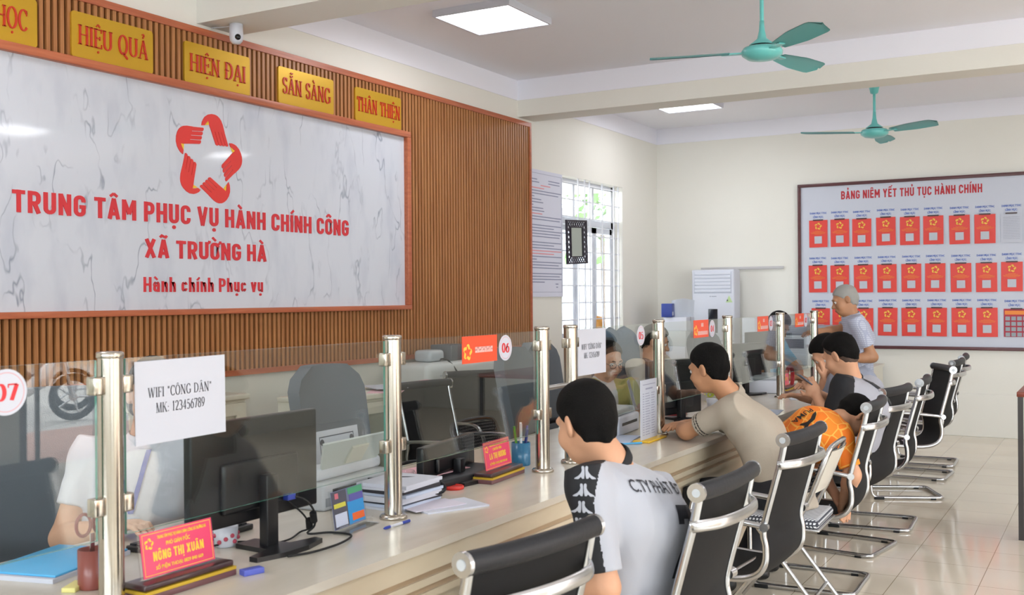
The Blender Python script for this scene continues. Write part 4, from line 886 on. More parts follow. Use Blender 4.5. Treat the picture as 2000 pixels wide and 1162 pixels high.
# stack of papers
def stack(x, y, n, w_, d_, lab, mats, dz=.004, rz=0, name='paper_stack', cat='papers'):
    t = thing(name, lab, cat, (x, y, ZT), rz); z = 0
    for i in range(n):
        M = Matrix.Rotation(random.uniform(-.12, .12), 4, 'Z'); h = dz*random.uniform(.6, 1.5); a, b = random.uniform(-.008, .008), random.uniform(-.01, .01)
        obj('sheaf', MB().box(-w_/2+a, w_/2+a, -d_/2+b, d_/2+b, z, z+h, M=M), mats[i % len(mats)], t); z += h+.0003
    return t
stack(-2.25, 3.10, 9, .21, .24, 'stack of white papers and folders behind the second steel post', [PAPER, PAPER_B, mat('folder_dark', '#2d2d36', .5), PAPER], .009)
def flat(name, lab, cat, x, y, z, pts, m, h=.0015, rz=0, group=None):
    o = obj(name, MB().prism(pts, 0, h), m, None, (x, y, z)); o.rotation_euler = (0, 0, rz); return tags(o, lab, cat, group)
RECT = lambda a, b: [(-a/2, -b/2), (a/2, -b/2), (a/2, b/2), (-a/2, b/2)]
flat('paper_sheet', 'white sheet with a dark corner lying right of the second post', 'paper', -2.07, 3.14, ZT, RECT(.17, .25), PAPER, .006, -.45)
flat('paper_sheet', 'printed sheet overlapping the white one right of the second post', 'paper', -2.11, 3.10, ZT+.0065, RECT(.13, .22), mat('printed_paper', '#cfc9d6', .7), .003, -.35)
t = thing('leather_holder', 'black curved holder strap over papers right of the second post', 'holder', (-2.2, 3.14, ZT))
obj('strap', MB().tube(curve([(-.18, -.05, .075), (-.05, .02, .08), (.03, .10, .06), (.06, .08, .035), (.03, -.02, .03)]), .010, 8, flat=(1, .7)), BLACK_LEATHER, t)
t = thing('glass_jar', 'low clear glass jar behind the black strap, before the pink sheet', 'jar', (-2.36, 3.27, ZT))
obj('glass', MB().lathe([(.045, .0), (.055, .006), (.055, .075), (.05, .085), (.047, .085), (.05, .072), (.05, .01), (.0, .008)], 28), ACRYL, t)
t = thing('ink_pad', 'flat round red ink pad on the counter before the second nameplate', 'ink pad', (-2.235, 3.44, ZT))
obj('tin', MB().lathe([(.038, 0), (.04, .003), (.04, .011), (.036, .014), (.033, .011), (0, .010)], 28), mat('red_plastic', '#cf2c22', .35), t)
def pen(x, y, rz, lab, c1, c2, z=ZT):
    t = thing('pen', lab, 'pen', (x, y, z+.0055), rz)
    obj('barrel', MB().tube([(-.035, 0, 0), (.045, 0, 0)], .0045, 10), c2, t); obj('cap', MB().tube([(.03, 0, 0), (.07, 0, 0)], .0053, 10), c1, t); obj('tip', MB().tube([(-.035, 0, 0), (-.058, 0, 0), (-.066, 0, 0)], [.0052, .0048, .002], 10), c1, t)
BLUE_PL = mat('blue_plastic', '#2a3f9e', .3)
pen(-2.035, 2.79, 1.55, 'white pen with a blue cap lying in front of the second steel post', BLUE_PL, WHITE_PL); pen(-2.12, 4.87, .9, 'light blue pen near the yellow price list stand', mat('sky_plastic', '#4aa3d8', .3), mat('sky_plastic', '#4aa3d8', .3)); pen(-2.13, 7.83, 1.2, 'dark pen lying beside the seventh steel post', mat('navy_plastic', '#20243f', .3), mat('navy_plastic', '#20243f', .3))
# pen pot
t = thing('pen_pot', 'blue plastic pen pot full of pens behind the second nameplate', 'pen pot', (-2.29, 4.07, ZT))
obj('pot', MB().lathe([(.04, 0), (.042, .005), (.042, .10), (.039, .10), (.038, .008), (0, .008)], 20), mat('pot_blue', '#2f6d92', .25), t)
pc = ['#26306e', '#2b2f86', '#d9dbe2', '#b8382f', '#5f9a3a', '#cfd6dc']
for i in range(6):
    a = i*1.05; obj('pen', MB().tube([(.012*math.cos(a), .012*math.sin(a), .012), (.034*math.cos(a), .034*math.sin(a), .16+.012*(i % 3))], .0058, 8), mat('pen_colour_%s' % 'abcdef'[i], pc[i], .35), t)
# left end things
t = thing('blue_folder', 'bright blue folder on white papers at the left end of the counter', 'folder', (-2.58, 1.93, ZT), .25)
obj('papers', MB().box(-.125, .125, -.165, .165, 0, .012), PAPER, t); obj('cover', MB().box(-.115, .12, -.15, .16, .0122, .018, bev=.002), mat('folder_blue', '#57b3e6', .4), t)
pen(-2.545, 2.02, 2.2, 'black pen lying on the bright blue folder', BLACK_PL, BLACK_PL, ZT+.0185)
t = thing('highlighter_pad', 'pale yellow sticky pad at the left end of the counter', 'sticky notes', (-2.33, 1.80, ZT), .5); obj('pad', MB().box(-.018, .018, -.04, .04, 0, .012, bev=.002), mat('pad_yellow', '#e0d78a', .6), t)
t = thing('pen_cup', 'reddish pencil cup holding the scissors, beside the first post', 'pen pot', (-2.32, 1.80, ZT))
t.location = (-2.30, 1.83, ZT)
obj('cup', MB().lathe([(.035, 0), (.036, .004), (.036, .10), (.034, .1), (.033, .006), (0, .006)], 20), mat('cup_red_brown', '#8a4a42', .3), t)
t = thing('scissors', 'scissors with dark red loops standing in the pencil cup', 'scissors', (-2.30, 1.83, ZT))
sc = MB()
for s in (-1, 1): sc.tube([(.0, s*.026+.022*math.cos(a), .165+.028*math.sin(a)) for a in np.linspace(0, 2*PI, 20)], .0045, 8, cap=False)
obj('loops', sc, mat('scissor_red', '#7a2730', .35), t); obj('blades', MB().box(-.002, .002, -.006, .006, .01, .14), CHROME, t)
t = thing('usb_drive', 'blue box behind the right end of the nearest nameplate', 'box', (-2.03, 2.125, ZT), -.3); obj('case', MB().box(-.015, .015, -.03, .03, 0, .016, bev=.002), mat('usb_blue', '#5560b8', .4), t)
t = thing('keyboard', 'black keyboard behind the nearest nameplate', 'keyboard', (-2.48, 2.34, ZT), .05); obj('tray', MB().box(-.07, .07, -.2, .2, 0, .018, bev=.004), BLACK_PL, t)
k = MB()
for i in range(5):
    for j in range(14): k.box(-.062+i*.024, -.041+i*.024, -.19+j*.027, -.167+j*.027, .018, .023)
obj('keys', k, mat('key_black', '#202024', .5), t)
flat('paper_sheet', 'white sheets behind the keyboard beside the big monitor', 'paper', -2.50, 2.42, ZT+.024, RECT(.15, .22), PAPER, .008, .3)
t = thing('flowered_cup', 'white cup with red and blue flowers under the big monitor', 'cup', (-2.33, 2.33, ZT))
obj('cup', MB().lathe([(.03, 0), (.034, .004), (.037, .06), (.034, .06), (.031, .006), (0, .006)], 20), WHITE_PL, t); fl = MB()
for i in range(12): a = i*.55; fl.ball((.036*math.cos(a), .036*math.sin(a), .018+.009*(i % 3)), .007, n=8)
obj('flowers', fl, mat('flower_red', '#b8455a', .5), t)
# black folder with pink sheet
t = thing('document_tray', 'black document case lying open under a pink sheet', 'document case', (-2.40, 3.62, ZT), -.05)
obj('case', MB().box(-.16, .16, -.24, .24, 0, .035, bev=.012), BLACK_LEATHER, t); flat('paper_sheet', 'pink sheet lying on the black document case', 'paper', -2.44, 3.58, ZT+.0355, RECT(.2, .29), PINK_P, .002, -.05)
# price list stand
t = thing('price_list_stand', 'upright white price list sheet in a yellow foot, by the beige polo man', 'leaflet stand', (-2.1, 5.075, ZT), .03)
obj('foot', MB().box(-.04, .05, -.125, .135, 0, .010, bev=.004), mat('foot_yellow', '#e3b52c', .4), t); obj('sheet', MB().box(-.003, .003, -.112, .112, .010, .312), PAPER, t)
b = MB(); b.box(.0031, .0035, -.09, .09, .286, .290); b.box(.0031, .0035, -.05, .05, .262, .270)
for i in range(17):
    z = .24-.013*i; b.box(.0031, .0035, -.09, -.07, z, z+.004); b.box(.0031, .0035, -.055, 0+.008*(i % 3), z, z+.0035); b.box(.0031, .0035, .03, .08-.008*(i % 2), z, z+.0035)
obj('text_lines', b, mat('list_ink', '#9a9bb0', .7), t)
# printers farther down
def printer(x, y, rz, lab):
    t = thing('printer', lab, 'printer', (x, y, ZT), rz)
    obj('body', MB().box(-.12, .12, -.18, .18, 0, .10, bev=.012), WHITE_PL, t); obj('lid', MB().box(-.11, .1, -.17, .17, .10, .135, bev=.014), GREY_PL, t); obj('slot', MB().box(.1195, .1215, -.13, .13, .05, .065), BLACK_PL, t)
    obj('tray', MB().box(-.12, -.112, -.13, .13, .1, .26, M=Matrix.Translation((-.0, 0, 0)) @ Matrix.Rotation(-.25, 4, 'Y')), GREY_PL, t)
printer(-2.42, 5.28, .1, 'white printer with an upright tray before the woman in yellow green'); printer(-2.36, 8.02, .25, 'small white receipt printer beside the seventh steel post')
flat('paper_sheet', 'white sheets below the printer, left of the price list stand', 'paper', -2.26, 5.02, ZT, RECT(.2, .28), PAPER_B, .006, .2); flat('paper_sheet', 'white sheets on the far end of the counter before the seated man in grey', 'paper', -1.96, 7.62, ZT, RECT(.21, .3), PAPER, .004, .35)
flat('paper_sheet', 'white sheet on the counter right of the beige polo man', 'paper', -1.93, 6.62, ZT, RECT(.16, .28), PAPER_B, .002, .15); flat('pink_slip', 'red slip of paper by the seventh steel post', 'paper', -2.03, 7.85, ZT+.0045, RECT(.06, .14), mat('slip_red', '#c93a3a', .5), .003, .5)
t = thing('tape_dispenser', 'brown wooden block at the far end of the counter', 'block', (-2.13, 8.42, ZT), .3); obj('block', MB().box(-.04, .04, -.07, .07, 0, .05, bev=.008), mat('block_tan', '#b98a50', .5), t)
t = thing('red_cable_coil', 'coil of red and black cable behind the last glass panel', 'cable', (-2.27, 8.36, ZT)); c = MB()
for i in range(3): c.tube([(.01*i, .085*math.cos(a), .09+.085*math.sin(a)) for a in np.linspace(0, 2*PI, 26)], .006, 6, cap=False)
obj('coil', c, mat('cable_red', '#a3262b', .4), t)
t = thing('books', 'red and white boxes under the monitor left of the man in beige', 'box', (-2.42, 6.25, ZT)); obj('box', MB().box(-.06, .06, -.09, .09, 0, .07, bev=.004), mat('box_red', '#9c3038', .4), t)
t = thing('flower_vase', 'small pot with yellow green flowers beyond the man in beige', 'plant', (-2.33, 6.72, ZT)); obj('pot', MB().lathe([(.03, 0), (.04, .06), (.036, .06), (0, .05)], 16), WHITE_PL, t); L = MB()
for i in range(40):
    d = Vector(rng.normal(size=3)); c = Vector((0, 0, .1))+d*.025; e = d.orthogonal().normalized(); f = d.cross(e).normalized(); L.add([c-e*.014, c+f*.01, c+e*.014, c-f*.01], [(0, 1, 2, 3)])
obj('flowers', L, mat('flower_yellow', '#b9c04a', .6), t)
# ------------------------------------------------------------------ visitor chairs (face the counter, -X)
PROF = [(.36, .93), (.345, .86), (.315, .75), (.28, .62), (.274, .57), (.283, .52), (.278, .455), (.238, .407), (.15, .385), (-.02, .39), (-.12, .402), (-.165, .385)]
def make_chair(lab, loc, rz):
    t = thing('visitor_chair', lab, 'chair', loc, rz, 'black cantilever visitor chairs along the counter')
    pp = curve([(x, 0, z) for x, z in PROF], 5)
    for s in (-1, 1):
        obj('side_frame', MB().tube([p+Vector((0, s*.222, 0)) for p in pp], .0135, 10, flat=(1.0, .8)), CHROME, t)
    P = []
    for p in pp:
        row = []
        for j in range(9):
            u = j/8-.5; sag = .018*(1-4*u*u); row.append((p.x+(sag if p.z > .42 else 0), u*.42, p.z-(sag if p.z <= .42 else 0)))
        P.append(row)
    b = MB(); b.grid(P); b.grid([[(q[0]+(-.008 if q[2] > .42 else 0), q[1], q[2]+(.008 if q[2] <= .42 else 0)) for q in r][::-1] for r in P]); obj('sling_seat', b, BLACK_MESH, t)
    br = curve([(.36, -.235, .945), (.375, -.12, .945), (.38, 0, .945), (.375, .12, .945), (.36, .235, .945)], 5)
    rl = obj('top_roll', MB().tube(br, .026, 16), BLACK_LEATHER, t)
    for s in (-1, 1):
        obj('end_cap', MB().tube([(.36, s*.232, .945), (.36, s*.244, .945)], .0275, 18), CHROME, rl); obj('cap_centre', MB().tube([(.36, s*.244, .945), (.36, s*.246, .945)], .012, 12), GREY_PL, rl)
    h = curve([(.338, -.23, .845), (.36, -.222, .85), (.40, -.15, .852), (.415, 0, .852), (.40, .15, .852), (.36, .222, .85), (.338, .23, .845)], 5)
    obj('back_handle', MB().tube(h, .018, 10, flat=(1.0, .35)), CHROME, t)
    for s in (-1, 1):
        y = s*.225
        leg = curve([(.285, s*.24, .605), (.2, s*.25, .618), (.0, s*.255, .635), (-.14, s*.255, .635), (-.21, s*.25, .60), (-.225, y, .50), (-.225, y, .25), (-.222, y, .08), (-.2, y, .022), (-.13, y, .014), (.05, y, .014), (.24, y, .014)], 5)
        obj('arm_and_leg', MB().tube(leg, .0125, 10), CHROME, t)
        obj('joint', MB().tube([(.282, s*.222, .603), (.287, s*.254, .605)], .017, 14), CHROME, t)
        f = MB(); f.box(-.2, -.13, y-.016, y+.016, 0, .02, bev=.004); f.box(.2, .235, y-.014, y+.014, 0, .012); obj('foot_pad', f, BLACK_RUB, t)
        obj('seat_bracket', MB().tube([(-.05, s*.222, .385), (-.16, s*.235, .36), (-.222, y, .34)], .011, 8), CHROME, t)
    obj('rear_rail', MB().tube(curve([(.235, -.225, .014), (.275, -.215, .014), (.29, -.18, .014), (.29, 0, .014), (.29, .18, .014), (.275, .215, .014), (.235, .225, .014)], 4), .0125, 10), CHROME, t)
    obj('cross_bar', MB().tube([(.1, -.222, .375), (.1, .222, .375)], .011, 8).tube([(-.05, -.222, .38), (-.05, .222, .38)], .011, 8), CHROME, t)
    return t
CH = [(-1.50, 2.15, -.165, 'black visitor chair nearest the viewer, cut off by the bottom edge'), (-1.385, 3.09, -.03, 'black visitor chair right behind the man in the white jersey'), (-1.46, 4.28, -.06, 'black visitor chair behind the beige polo man, before the white folding chair'),
      (-1.44, 5.58, .03, 'black visitor chair just right of the boy in orange'), (-1.48, 6.47, -.14, 'black visitor chair directly behind the man in grey and black'), (-1.45, 7.2, .05, 'black visitor chair with a pinkish bag on its seat'),
      (-1.47, 8.33, .42, 'black visitor chair turned away from the others, its broad back in view'), (-1.50, 9.28, -.04, 'black visitor chair standing upright near the far wall, second from the far end'), (-1.54, 10.0, .04, 'black visitor chair at the far end of the row, mostly hidden')]
C0 = None
for x, y, rz, lab in CH:
    if C0 is None: C0 = make_chair(lab, (x, y, 0), rz)
    else: dup(C0, (x, y, 0), rz, lab)
# folding chair
t = thing('folding_chair', 'chrome folding chair with a whitish back plate and a checked seat', 'chair', (-1.37, 4.97, 0), .05)
bk = curve([(.16, -.20, .60), (.215, -.205, .74), (.235, -.19, .80), (.245, -.14, .82), (.25, 0, .825), (.245, .14, .82), (.235, .19, .80), (.215, .205, .74), (.16, .20, .60)], 5)
fr = MB().tube(bk, .0115, 10)
for s in (-1, 1): fr.tube([(.16, s*.20, .60), (.10, s*.2, .48), (-.26, s*.21, .01)], .0115, 10)
fr.tube([(-.2, -.208, .1), (-.2, .208, .1)], .009, 8); obj('front_leg_frame', fr, CHROME, t)
for s in (-1, 1): obj('rear_leg', MB().tube([(-.10, s*.18, .45), (.24, s*.185, .01)], .0115, 10), CHROME, t)
obj('stretcher', MB().tube([(.155, -.183, .12), (.155, .183, .12)], .008, 8), CHROME, t)
b = MB(); P = [[(.165+.085*(i/6)-.03*(1-(2*j/8-1)**2)*.0+.02*(1-(2*j/8-1)**2), -.185+.37*j/8, .605+.195*(i/6)) for j in range(9)] for i in range(7)]
b.grid(P); b.grid([[(q[0]-.012, q[1], q[2]) for q in r][::-1] for r in P]); obj('back_plate', b, mat('plate_greige', '#c9c3b8', .35), t)
CHK = check_mat('seat_check', '#d9dade', '#3a3c46', .008, .0035)
b = MB(); b.box(-.20, .19, -.19, .19, .445, .49, bev=.02); obj('seat', b, CHK, t); obj('seat_rim', MB().box(-.205, .195, -.195, .195, .435, .448, bev=.006), CHROME, t)
b = MB(); b.grid([[(q[0]-.03, q[1]*.92, q[2]) for q in r] for r in P]); b.grid([[(q[0]-.013, q[1]*.92, q[2]) for q in r][::-1] for r in P]); obj('back_cushion', b, CHK, t)
t = thing('shoulder_bag', 'pinkish leather bag standing on the seat of a visitor chair', 'bag', (-1.37, 7.08, .395))
obj('bag', MB().box(-.09, .11, -.13, .13, .006, .34, bev=.04), mat('bag_pink', '#a5807e', .45, bump=(12, .5)), t); obj('strap', MB().tube(curve([(.0, -.11, .3), (.02, -.08, .40), (.02, .08, .40), (0, .11, .3)], 5), .008, 8), mat('bag_strap', '#8a6a68', .5), t)

# ------------------------------------------------------------------ behind the counter
def office_chair(loc, rz, lab, m):
    t = thing('office_chair', lab, 'office chair', loc, rz, 'grey office chairs behind the counter')
    P = []
    for i in range(13):
        v = i/12; hw = .25*(1-.10*(1-v))*(1 if v < .8 else math.sqrt(max(0, 1-((v-.8)/.235)**2)))
        P.append([(-.24-.12*v-.05*(1-(j/5-1)**2), hw*(j/5-1), .50+.68*v) for j in range(11)])
    b = MB(); b.grid(P); b.grid([[(q[0]-.07, q[1], q[2]) for q in r][::-1] for r in P])
    n = 13
    edge = [P[i][10] for i in range(13)]+[P[12][j] for j in range(10, -1, -1)]+[P[i][0] for i in range(12, -1, -1)]
    b.grid([[(q[0]-.07, q[1], q[2]) for q in edge], edge]); obj('backrest', b, m, t)
    obj('seat', MB().box(-.24, .26, -.25, .25, .44, .54, bev=.045), m, t)
    for s in (-1, 1): obj('armrest', MB().tube(curve([(-.2, s*.27, .47), (-.2, s*.3, .60), (-.12, s*.3, .68), (.12, s*.3, .68), (.2, s*.29, .6), (.16, s*.26, .48)], 5), .018, 8), BLACK_PL, t)
    obj('gas_lift', MB().tube([(0, 0, .08), (0, 0, .44)], .028, 12), BLACK_PL, t)
    for k in range(5):
        a = 2*PI*k/5+.3; l_ = obj('base_arm', MB().tube([(0, 0, .10), (.28*math.cos(a), .28*math.sin(a), .07)], [.03, .018], 8), BLACK_PL, t); obj('castor', MB().ball((.28*math.cos(a), .28*math.sin(a), .028), .028, n=10), BLACK_PL, l_)
    return t
O0 = office_chair((-2.93, 3.98, 0), 0, 'empty grey office chair behind the certificate and the second post', GREY_FAB)
dup(O0, (-2.93, 5.84, 0), .1, 'empty grey office chair behind the 06 disc'); dup(O0, (-3.05, 7.42, 0), .05, 'grey office chair of the person in beige with the checked collar')
dup(O0, (-3.05, 2.36, 0), -.5, 'dark grey office chair of the woman in white'); dup(O0, (-3.14, 6.52, 0), .0, 'grey office chair of the woman in glasses'); dup(O0, (-2.85, 9.0, 0), -.2, 'grey office chair of the person in light blue')
dup(C0, (-3.5, 5.52, 0), 2.95, 'black visitor chair standing inside, behind the counter near the white desk')
dup(C0, (-3.75, 6.35, 0), 2.6, 'second black visitor chair inside, half hidden behind the empty grey chair')
CREAM = CREAM_PANEL
def cabinet(x0, x1, y0, y1, z1, nd, lab):
    t = thing('low_cabinet', lab, 'cabinet', ((x0+x1)/2, (y0+y1)/2, 0), 0, 'cream cabinets along the left wall'); hx, hy = (x1-x0)/2, (y1-y0)/2
    obj('carcass', MB().box(-hx, hx-.02, -hy, hy, 0, z1-.03), CREAM, t); obj('top', MB().box(-hx, hx+.015, -hy-.01, hy+.01, z1-.03, z1, bev=.006), CREAM, t)
    for i in range(nd):
        a = -hy+2*hy*i/nd+.012; b = -hy+2*hy*(i+1)/nd-.012; d = MB()
        for p in ((a, b, .06, .14), (a, b, z1-.12, z1-.05), (a, a+.07, .14, z1-.12), (b-.07, b, .14, z1-.12)): d.box(hx-.02, hx, *p)
        dd = obj('door', d, CREAM, t); obj('door_pane', MB().box(hx-.018, hx-.012, a+.07, b-.07, .14, z1-.12), mat('pane_grey', '#a9a89c', .25), dd); obj('handle', MB().tube([(hx+.012, b-.04, z1*.55), (hx+.012, b-.04, z1*.68)], .006, 8), CHROME, dd)
    return t
cabinet(-4.32, -3.92, 4.75, 6.0, .92, 2, 'cream cabinet with framed doors, below the spread of papers'); cabinet(-4.80, -4.35, 6.3, 8.3, .84, 3, 'cream cabinet under the long white plotter'); cabinet(-4.80, -4.42, 2.1, 4.6, .95, 4, 'cream cabinet under the left part of the slat panel')
t = thing('paper_spread', 'loose white and pink sheets hanging over the cream cabinet top', 'papers', (-4.05, 5.45, .92), .1)
for i, (m_, dx, dy, rz) in enumerate(((PINK_P, .08, -.12, .4), (PAPER, .03, .08, -.3), (PAPER_B, -.02, .3, .2), (PINK_P, .06, .48, .1), (PAPER, .0, -.02, .9))):
    obj('sheet', MB().box(-.105, .105, -.15, .15, .004*i, .004*i+.003, M=Matrix.Translation((dx, dy, 0)) @ Matrix.Rotation(rz, 4, 'Z')), m_, t)
t = thing('plotter', 'long white rounded plotter on the cabinet against the wall', 'printer', (-4.56, 7.1, .84))
obj('body', MB().box(-.16, .16, -.65, .65, .0, .17, bev=.05), mat('plotter_white', '#d5d6d4', .35), t); obj('slot', MB().box(.158, .163, -.5, .5, .07, .08), GREY_PL, t)
for i, dy in enumerate((-.35, .30, .36, .42)):
    obj('cable', MB().tube(curve([(0, dy, .17), (.1, dy+.02, .19), (.17, dy+.06, .10), (.19, dy+.09, .0)], 4), .006, 6), BLACK_RUB, t)
t = thing('loudspeaker_box', 'small dark grey box on top of the long white plotter', 'box', (-4.58, 7.0, 1.012)); obj('case', MB().box(-.1, .1, -.12, .12, 0, .12, bev=.01), mat('box_grey', '#62646a', .5), t)
t = thing('plastic_bag', 'clear crumpled plastic wrap on the long white plotter', 'bag', (-4.58, 6.72, 1.012)); obj('wrap', MB().box(-.08, .08, -.1, .1, 0, .09, bev=.03), mat('wrap_grey', '#b9bdc2', .2), t)
t = thing('rice_cooker', 'white round lidded cooker on a box beside the plotter', 'cooker', (-4.50, 8.0, .84)); obj('pot', MB().lathe([(.10, 0), (.12, .02), (.125, .13), (.11, .15)], 24), WHITE_PL, t); obj('lid', MB().lathe([(.12, .15), (.11, .18), (.05, .20), (0, .20)], 24), mat('lid_blue_white', '#c5d2dc', .3), t)
t = thing('bowl_of_papers', 'shallow white bowl with papers on the left cabinet', 'bowl', (-4.55, 4.35, .95)); obj('bowl', MB().lathe([(.05, 0), (.12, .05), (.115, .05), (.045, .008), (0, .008)], 24), WHITE_PL, t); obj('papers', MB().box(-.07, .07, -.12, .12, .05, .056, M=Matrix.Rotation(.1, 4, 'X')), PAPER_B, t)
# far left corner
t = thing('wooden_desk', 'brown wooden desk in the far left corner under the stacked boxes', 'desk', (-4.30, 10.75, 0)); WD = wood_mat('desk_brown', '#8a5a3a', '#a06f48', 2, .4, 'Y', 12)
obj('top', MB().box(-.38, .38, -.85, .85, .73, .76, bev=.005), WD, t); obj('front_board', MB().box(.3, .32, -.8, .8, .3, .73), WD, t)
for sx in (-.33, .33):
    for sy in (-.8, .8): obj('leg', MB().box(sx-.03, sx+.03, sy-.03, sy+.03, 0, .73), WD, t)
z = .76
for i, (w_, d_, h, m_, lb) in enumerate(((.30, .42, .18, WHITE_PL, 'white box at the bottom of the stack on the brown desk'), (.28, .38, .17, mat('box_greywhite', '#bfc1c2', .6), 'greyish box in the middle of the stack on the brown desk'), (.26, .34, .15, WHITE_PL, 'white box at the top of the stack on the brown desk'))):
    t = thing('carton', lb, 'box', (-4.28, 11.25, z+.001), .05*i); obj('box', MB().box(-w_/2, w_/2, -d_/2, d_/2, 0, h, bev=.006), m_, t); obj('tape', MB().box(-w_/2-.001, w_/2+.001, -.02, .02, h*.6, h+.001), mat('tape_grey', '#a9adb2', .4), t); z += h+.001
t = thing('blue_box', 'blue and red milk carton box behind the crumpled white sheet', 'box', (-4.36, 11.12, z+.001), .2); obj('box', MB().box(-.06, .06, -.09, .09, 0, .15, bev=.004), mat('carton_blue', '#2c3f8c', .4), t); obj('stripe', MB().box(.06, .0615, -.08, .0, .02, .06), PAPER, t)
t = thing('crumpled_sheet', 'curled white sheet of paper standing on the stacked boxes', 'paper', (-4.26, 11.30, z+.001), -.8)
P = [[(.08*math.sin(j*.8)*.3+.04*i/5, -.14+.28*j/7, .21*i/5*(1-.12*abs(j-3.5)/3.5)) for j in range(8)] for i in range(6)]
b = MB(); b.grid(P); b.grid([[(q[0]-.004, q[1], q[2]) for q in r][::-1] for r in P]); obj('sheet', b, mat('bluish_sheet', '#ccd2dc', .7), t)
t = thing('snack_bag', 'orange and green snack bag standing on the window sill', 'bag', (-4.97, 10.60, 1.001), 0)
P = []
for i in range(9):
    v = i/8; th = .05*math.sin(PI*v)**.6+.003; P.append([(th*math.cos(a), (.085+.01*v)*math.sin(a), .28*v) for a in np.linspace(0, 2*PI, 17)])
b = MB(); b.grid(P, M=Matrix.Rotation(-.12, 4, 'X')); obj('pouch', b, mat('snack_orange', '#e0a04a', .35), t); o_ = MB(); P2 = [[(q[0]*1.04+.001, q[1]*.8, q[2]) for q in r] for r in P[2:6]]; o_.grid(P2, M=Matrix.Rotation(-.12, 4, 'X')); obj('print', o_, mat('snack_green', '#7f9a4e', .35), t)
t = thing('denim_jacket', 'blue grey denim jacket thrown over a chair back below the window', 'jacket', (-3.62, 8.12, .0))
t2 = dup(O0, (-3.30, 8.14, 0), 0.1, 'grey office chair with the denim jacket over its back')
b = MB(); P = []
for i in range(9):
    a = PI*(i/8); P.append([(-.03-.10*math.cos(a)*1.0+.012*math.sin(3*j), -.30+.6*j/12, 1.10+.13*math.sin(a)**.7+.02*math.sin(j*1.1+i)-.15*(1-math.sin(a))) for j in range(13)])
b.grid(P); b.grid([[(q[0]*.8, q[1], q[2]-.02) for q in r][::-1] for r in P]); obj('cloth', b, mat('denim', '#5d7186', .9, bump=(60, .3)), t)
# floor-standing air conditioner
t = thing('air_conditioner', 'tall white floor-standing air conditioner against the far wall', 'air conditioner', (-4.055, 11.87, 0)); hw = .255
obj('cabinet', MB().box(-hw, hw, -.13, .10, .02, 1.80, bev=.02), WHITE_PL, t); obj('plinth', MB().box(-hw+.01, hw-.01, -.12, .09, 0, .04), GREY_PL, t)
obj('outlet_frame', MB().box(-.225, .225, -.134, -.126, 1.525, 1.775, bev=.003), mat('outlet_grey', '#c3c7d4', .4), t); s = MB()
for i in range(6): s.box(-.215, .215, -.142, -.13, 1.538+i*.040, 1.570+i*.040, bev=.004)
obj('louvres', s, WHITE_PL, t); obj('display', MB().box(-.055, .057, -.1335, -.128, 1.07, 1.345, bev=.002), mat('display_black', '#14161f', .2), t)
obj('seam', MB().box(-hw+.002, hw-.002, -.1315, -.129, .975, .983), mat('seam_grey', '#8f95a5', .5), t); g = MB()
for i in range(11): g.box(-.22, .22, -.1325, -.129, .2+i*.06, .212+i*.06)
obj('intake_slots', g, mat('slot_grey', '#a6abb8', .5), t)
obj('energy_sticker', MB().prism([(.155, 1.42), (.235, 1.42), (.195, 1.50)], -.1325, -.1305, axes=lambda u, v, n: (u, n, v)), mat('sticker_green', '#b9d29a', .5), t); obj('sticker_mark', MB().prism([(.165, 1.435), (.185, 1.435), (.175, 1.46)], -.1335, -.1325, axes=lambda u, v, n: (u, n, v)), INK, t)
obj('maker_mark', MB().box(-.035, -.025, -.1315, -.1295, 1.485, 1.495).box(-.015, .045, -.1315, -.1295, 1.487, 1.493), mat('mark_grey', '#7d8290', .5), t)
# far desk, boxes behind the 03 / 02 panels
t = thing('white_desk', 'white desk along the far wall behind the last glass panels', 'desk', (-2.95, 11.55, 0)); obj('top', MB().box(-.75, .75, -.4, .4, .72, .75), CREAM, t); obj('modesty_board', MB().box(-.7, .7, -.38, -.36, .1, .72), CREAM, t)
for s in (-.72, .72): obj('side_board', MB().box(s-.015, s+.015, -.38, .38, 0, .72), CREAM, t)
t = thing('white_printer', 'white copier with dark vents on the desk by the far wall', 'printer', (-2.85, 11.55, .75)); obj('body', MB().box(-.3, .28, -.25, .25, 0, .32, bev=.02), mat('copier_white', '#bfc3c9', .4), t); obj('panel', MB().box(-.25, -.05, -.254, -.249, .18, .28), mat('copier_dark', '#4d525c', .4), t); obj('paper_tray', MB().box(-.2, .2, -.262, -.249, .03, .12, bev=.005), GREY_PL, t); obj('lid', MB().box(-.28, .26, -.22, .24, .32, .42, bev=.03), mat('copier_lid', '#8b929c', .4), t)
t = thing('white_carton', 'white flat carton on the far desk behind the red sign', 'box', (-3.48, 11.6, .75)); obj('box', MB().box(-.14, .14, -.15, .15, 0, .5, bev=.006), WHITE_PL, t); obj('seam', MB().box(-.141, .141, -.151, -.149, .30, .31), GREY_PL, t)
# brown table at the right edge
t = thing('side_table', 'brown table cut off by the right edge, red brown top on a dark leg', 'table', (-.20, 7.75, 0)); obj('top', MB().box(-.34, .34, -.65, .65, .87, .9, bev=.004), wood_mat('table_red_brown', '#7a3a2c', '#8c4a38', 2, .3, 'Y', 12), t)
for sx in (-.32, .32):
    for sy in (-.63, .63): obj('leg', MB().box(sx-.015, sx+.015, sy-.015, sy+.015, 0, .87), mat('leg_dark', '#2c2524', .4), t)
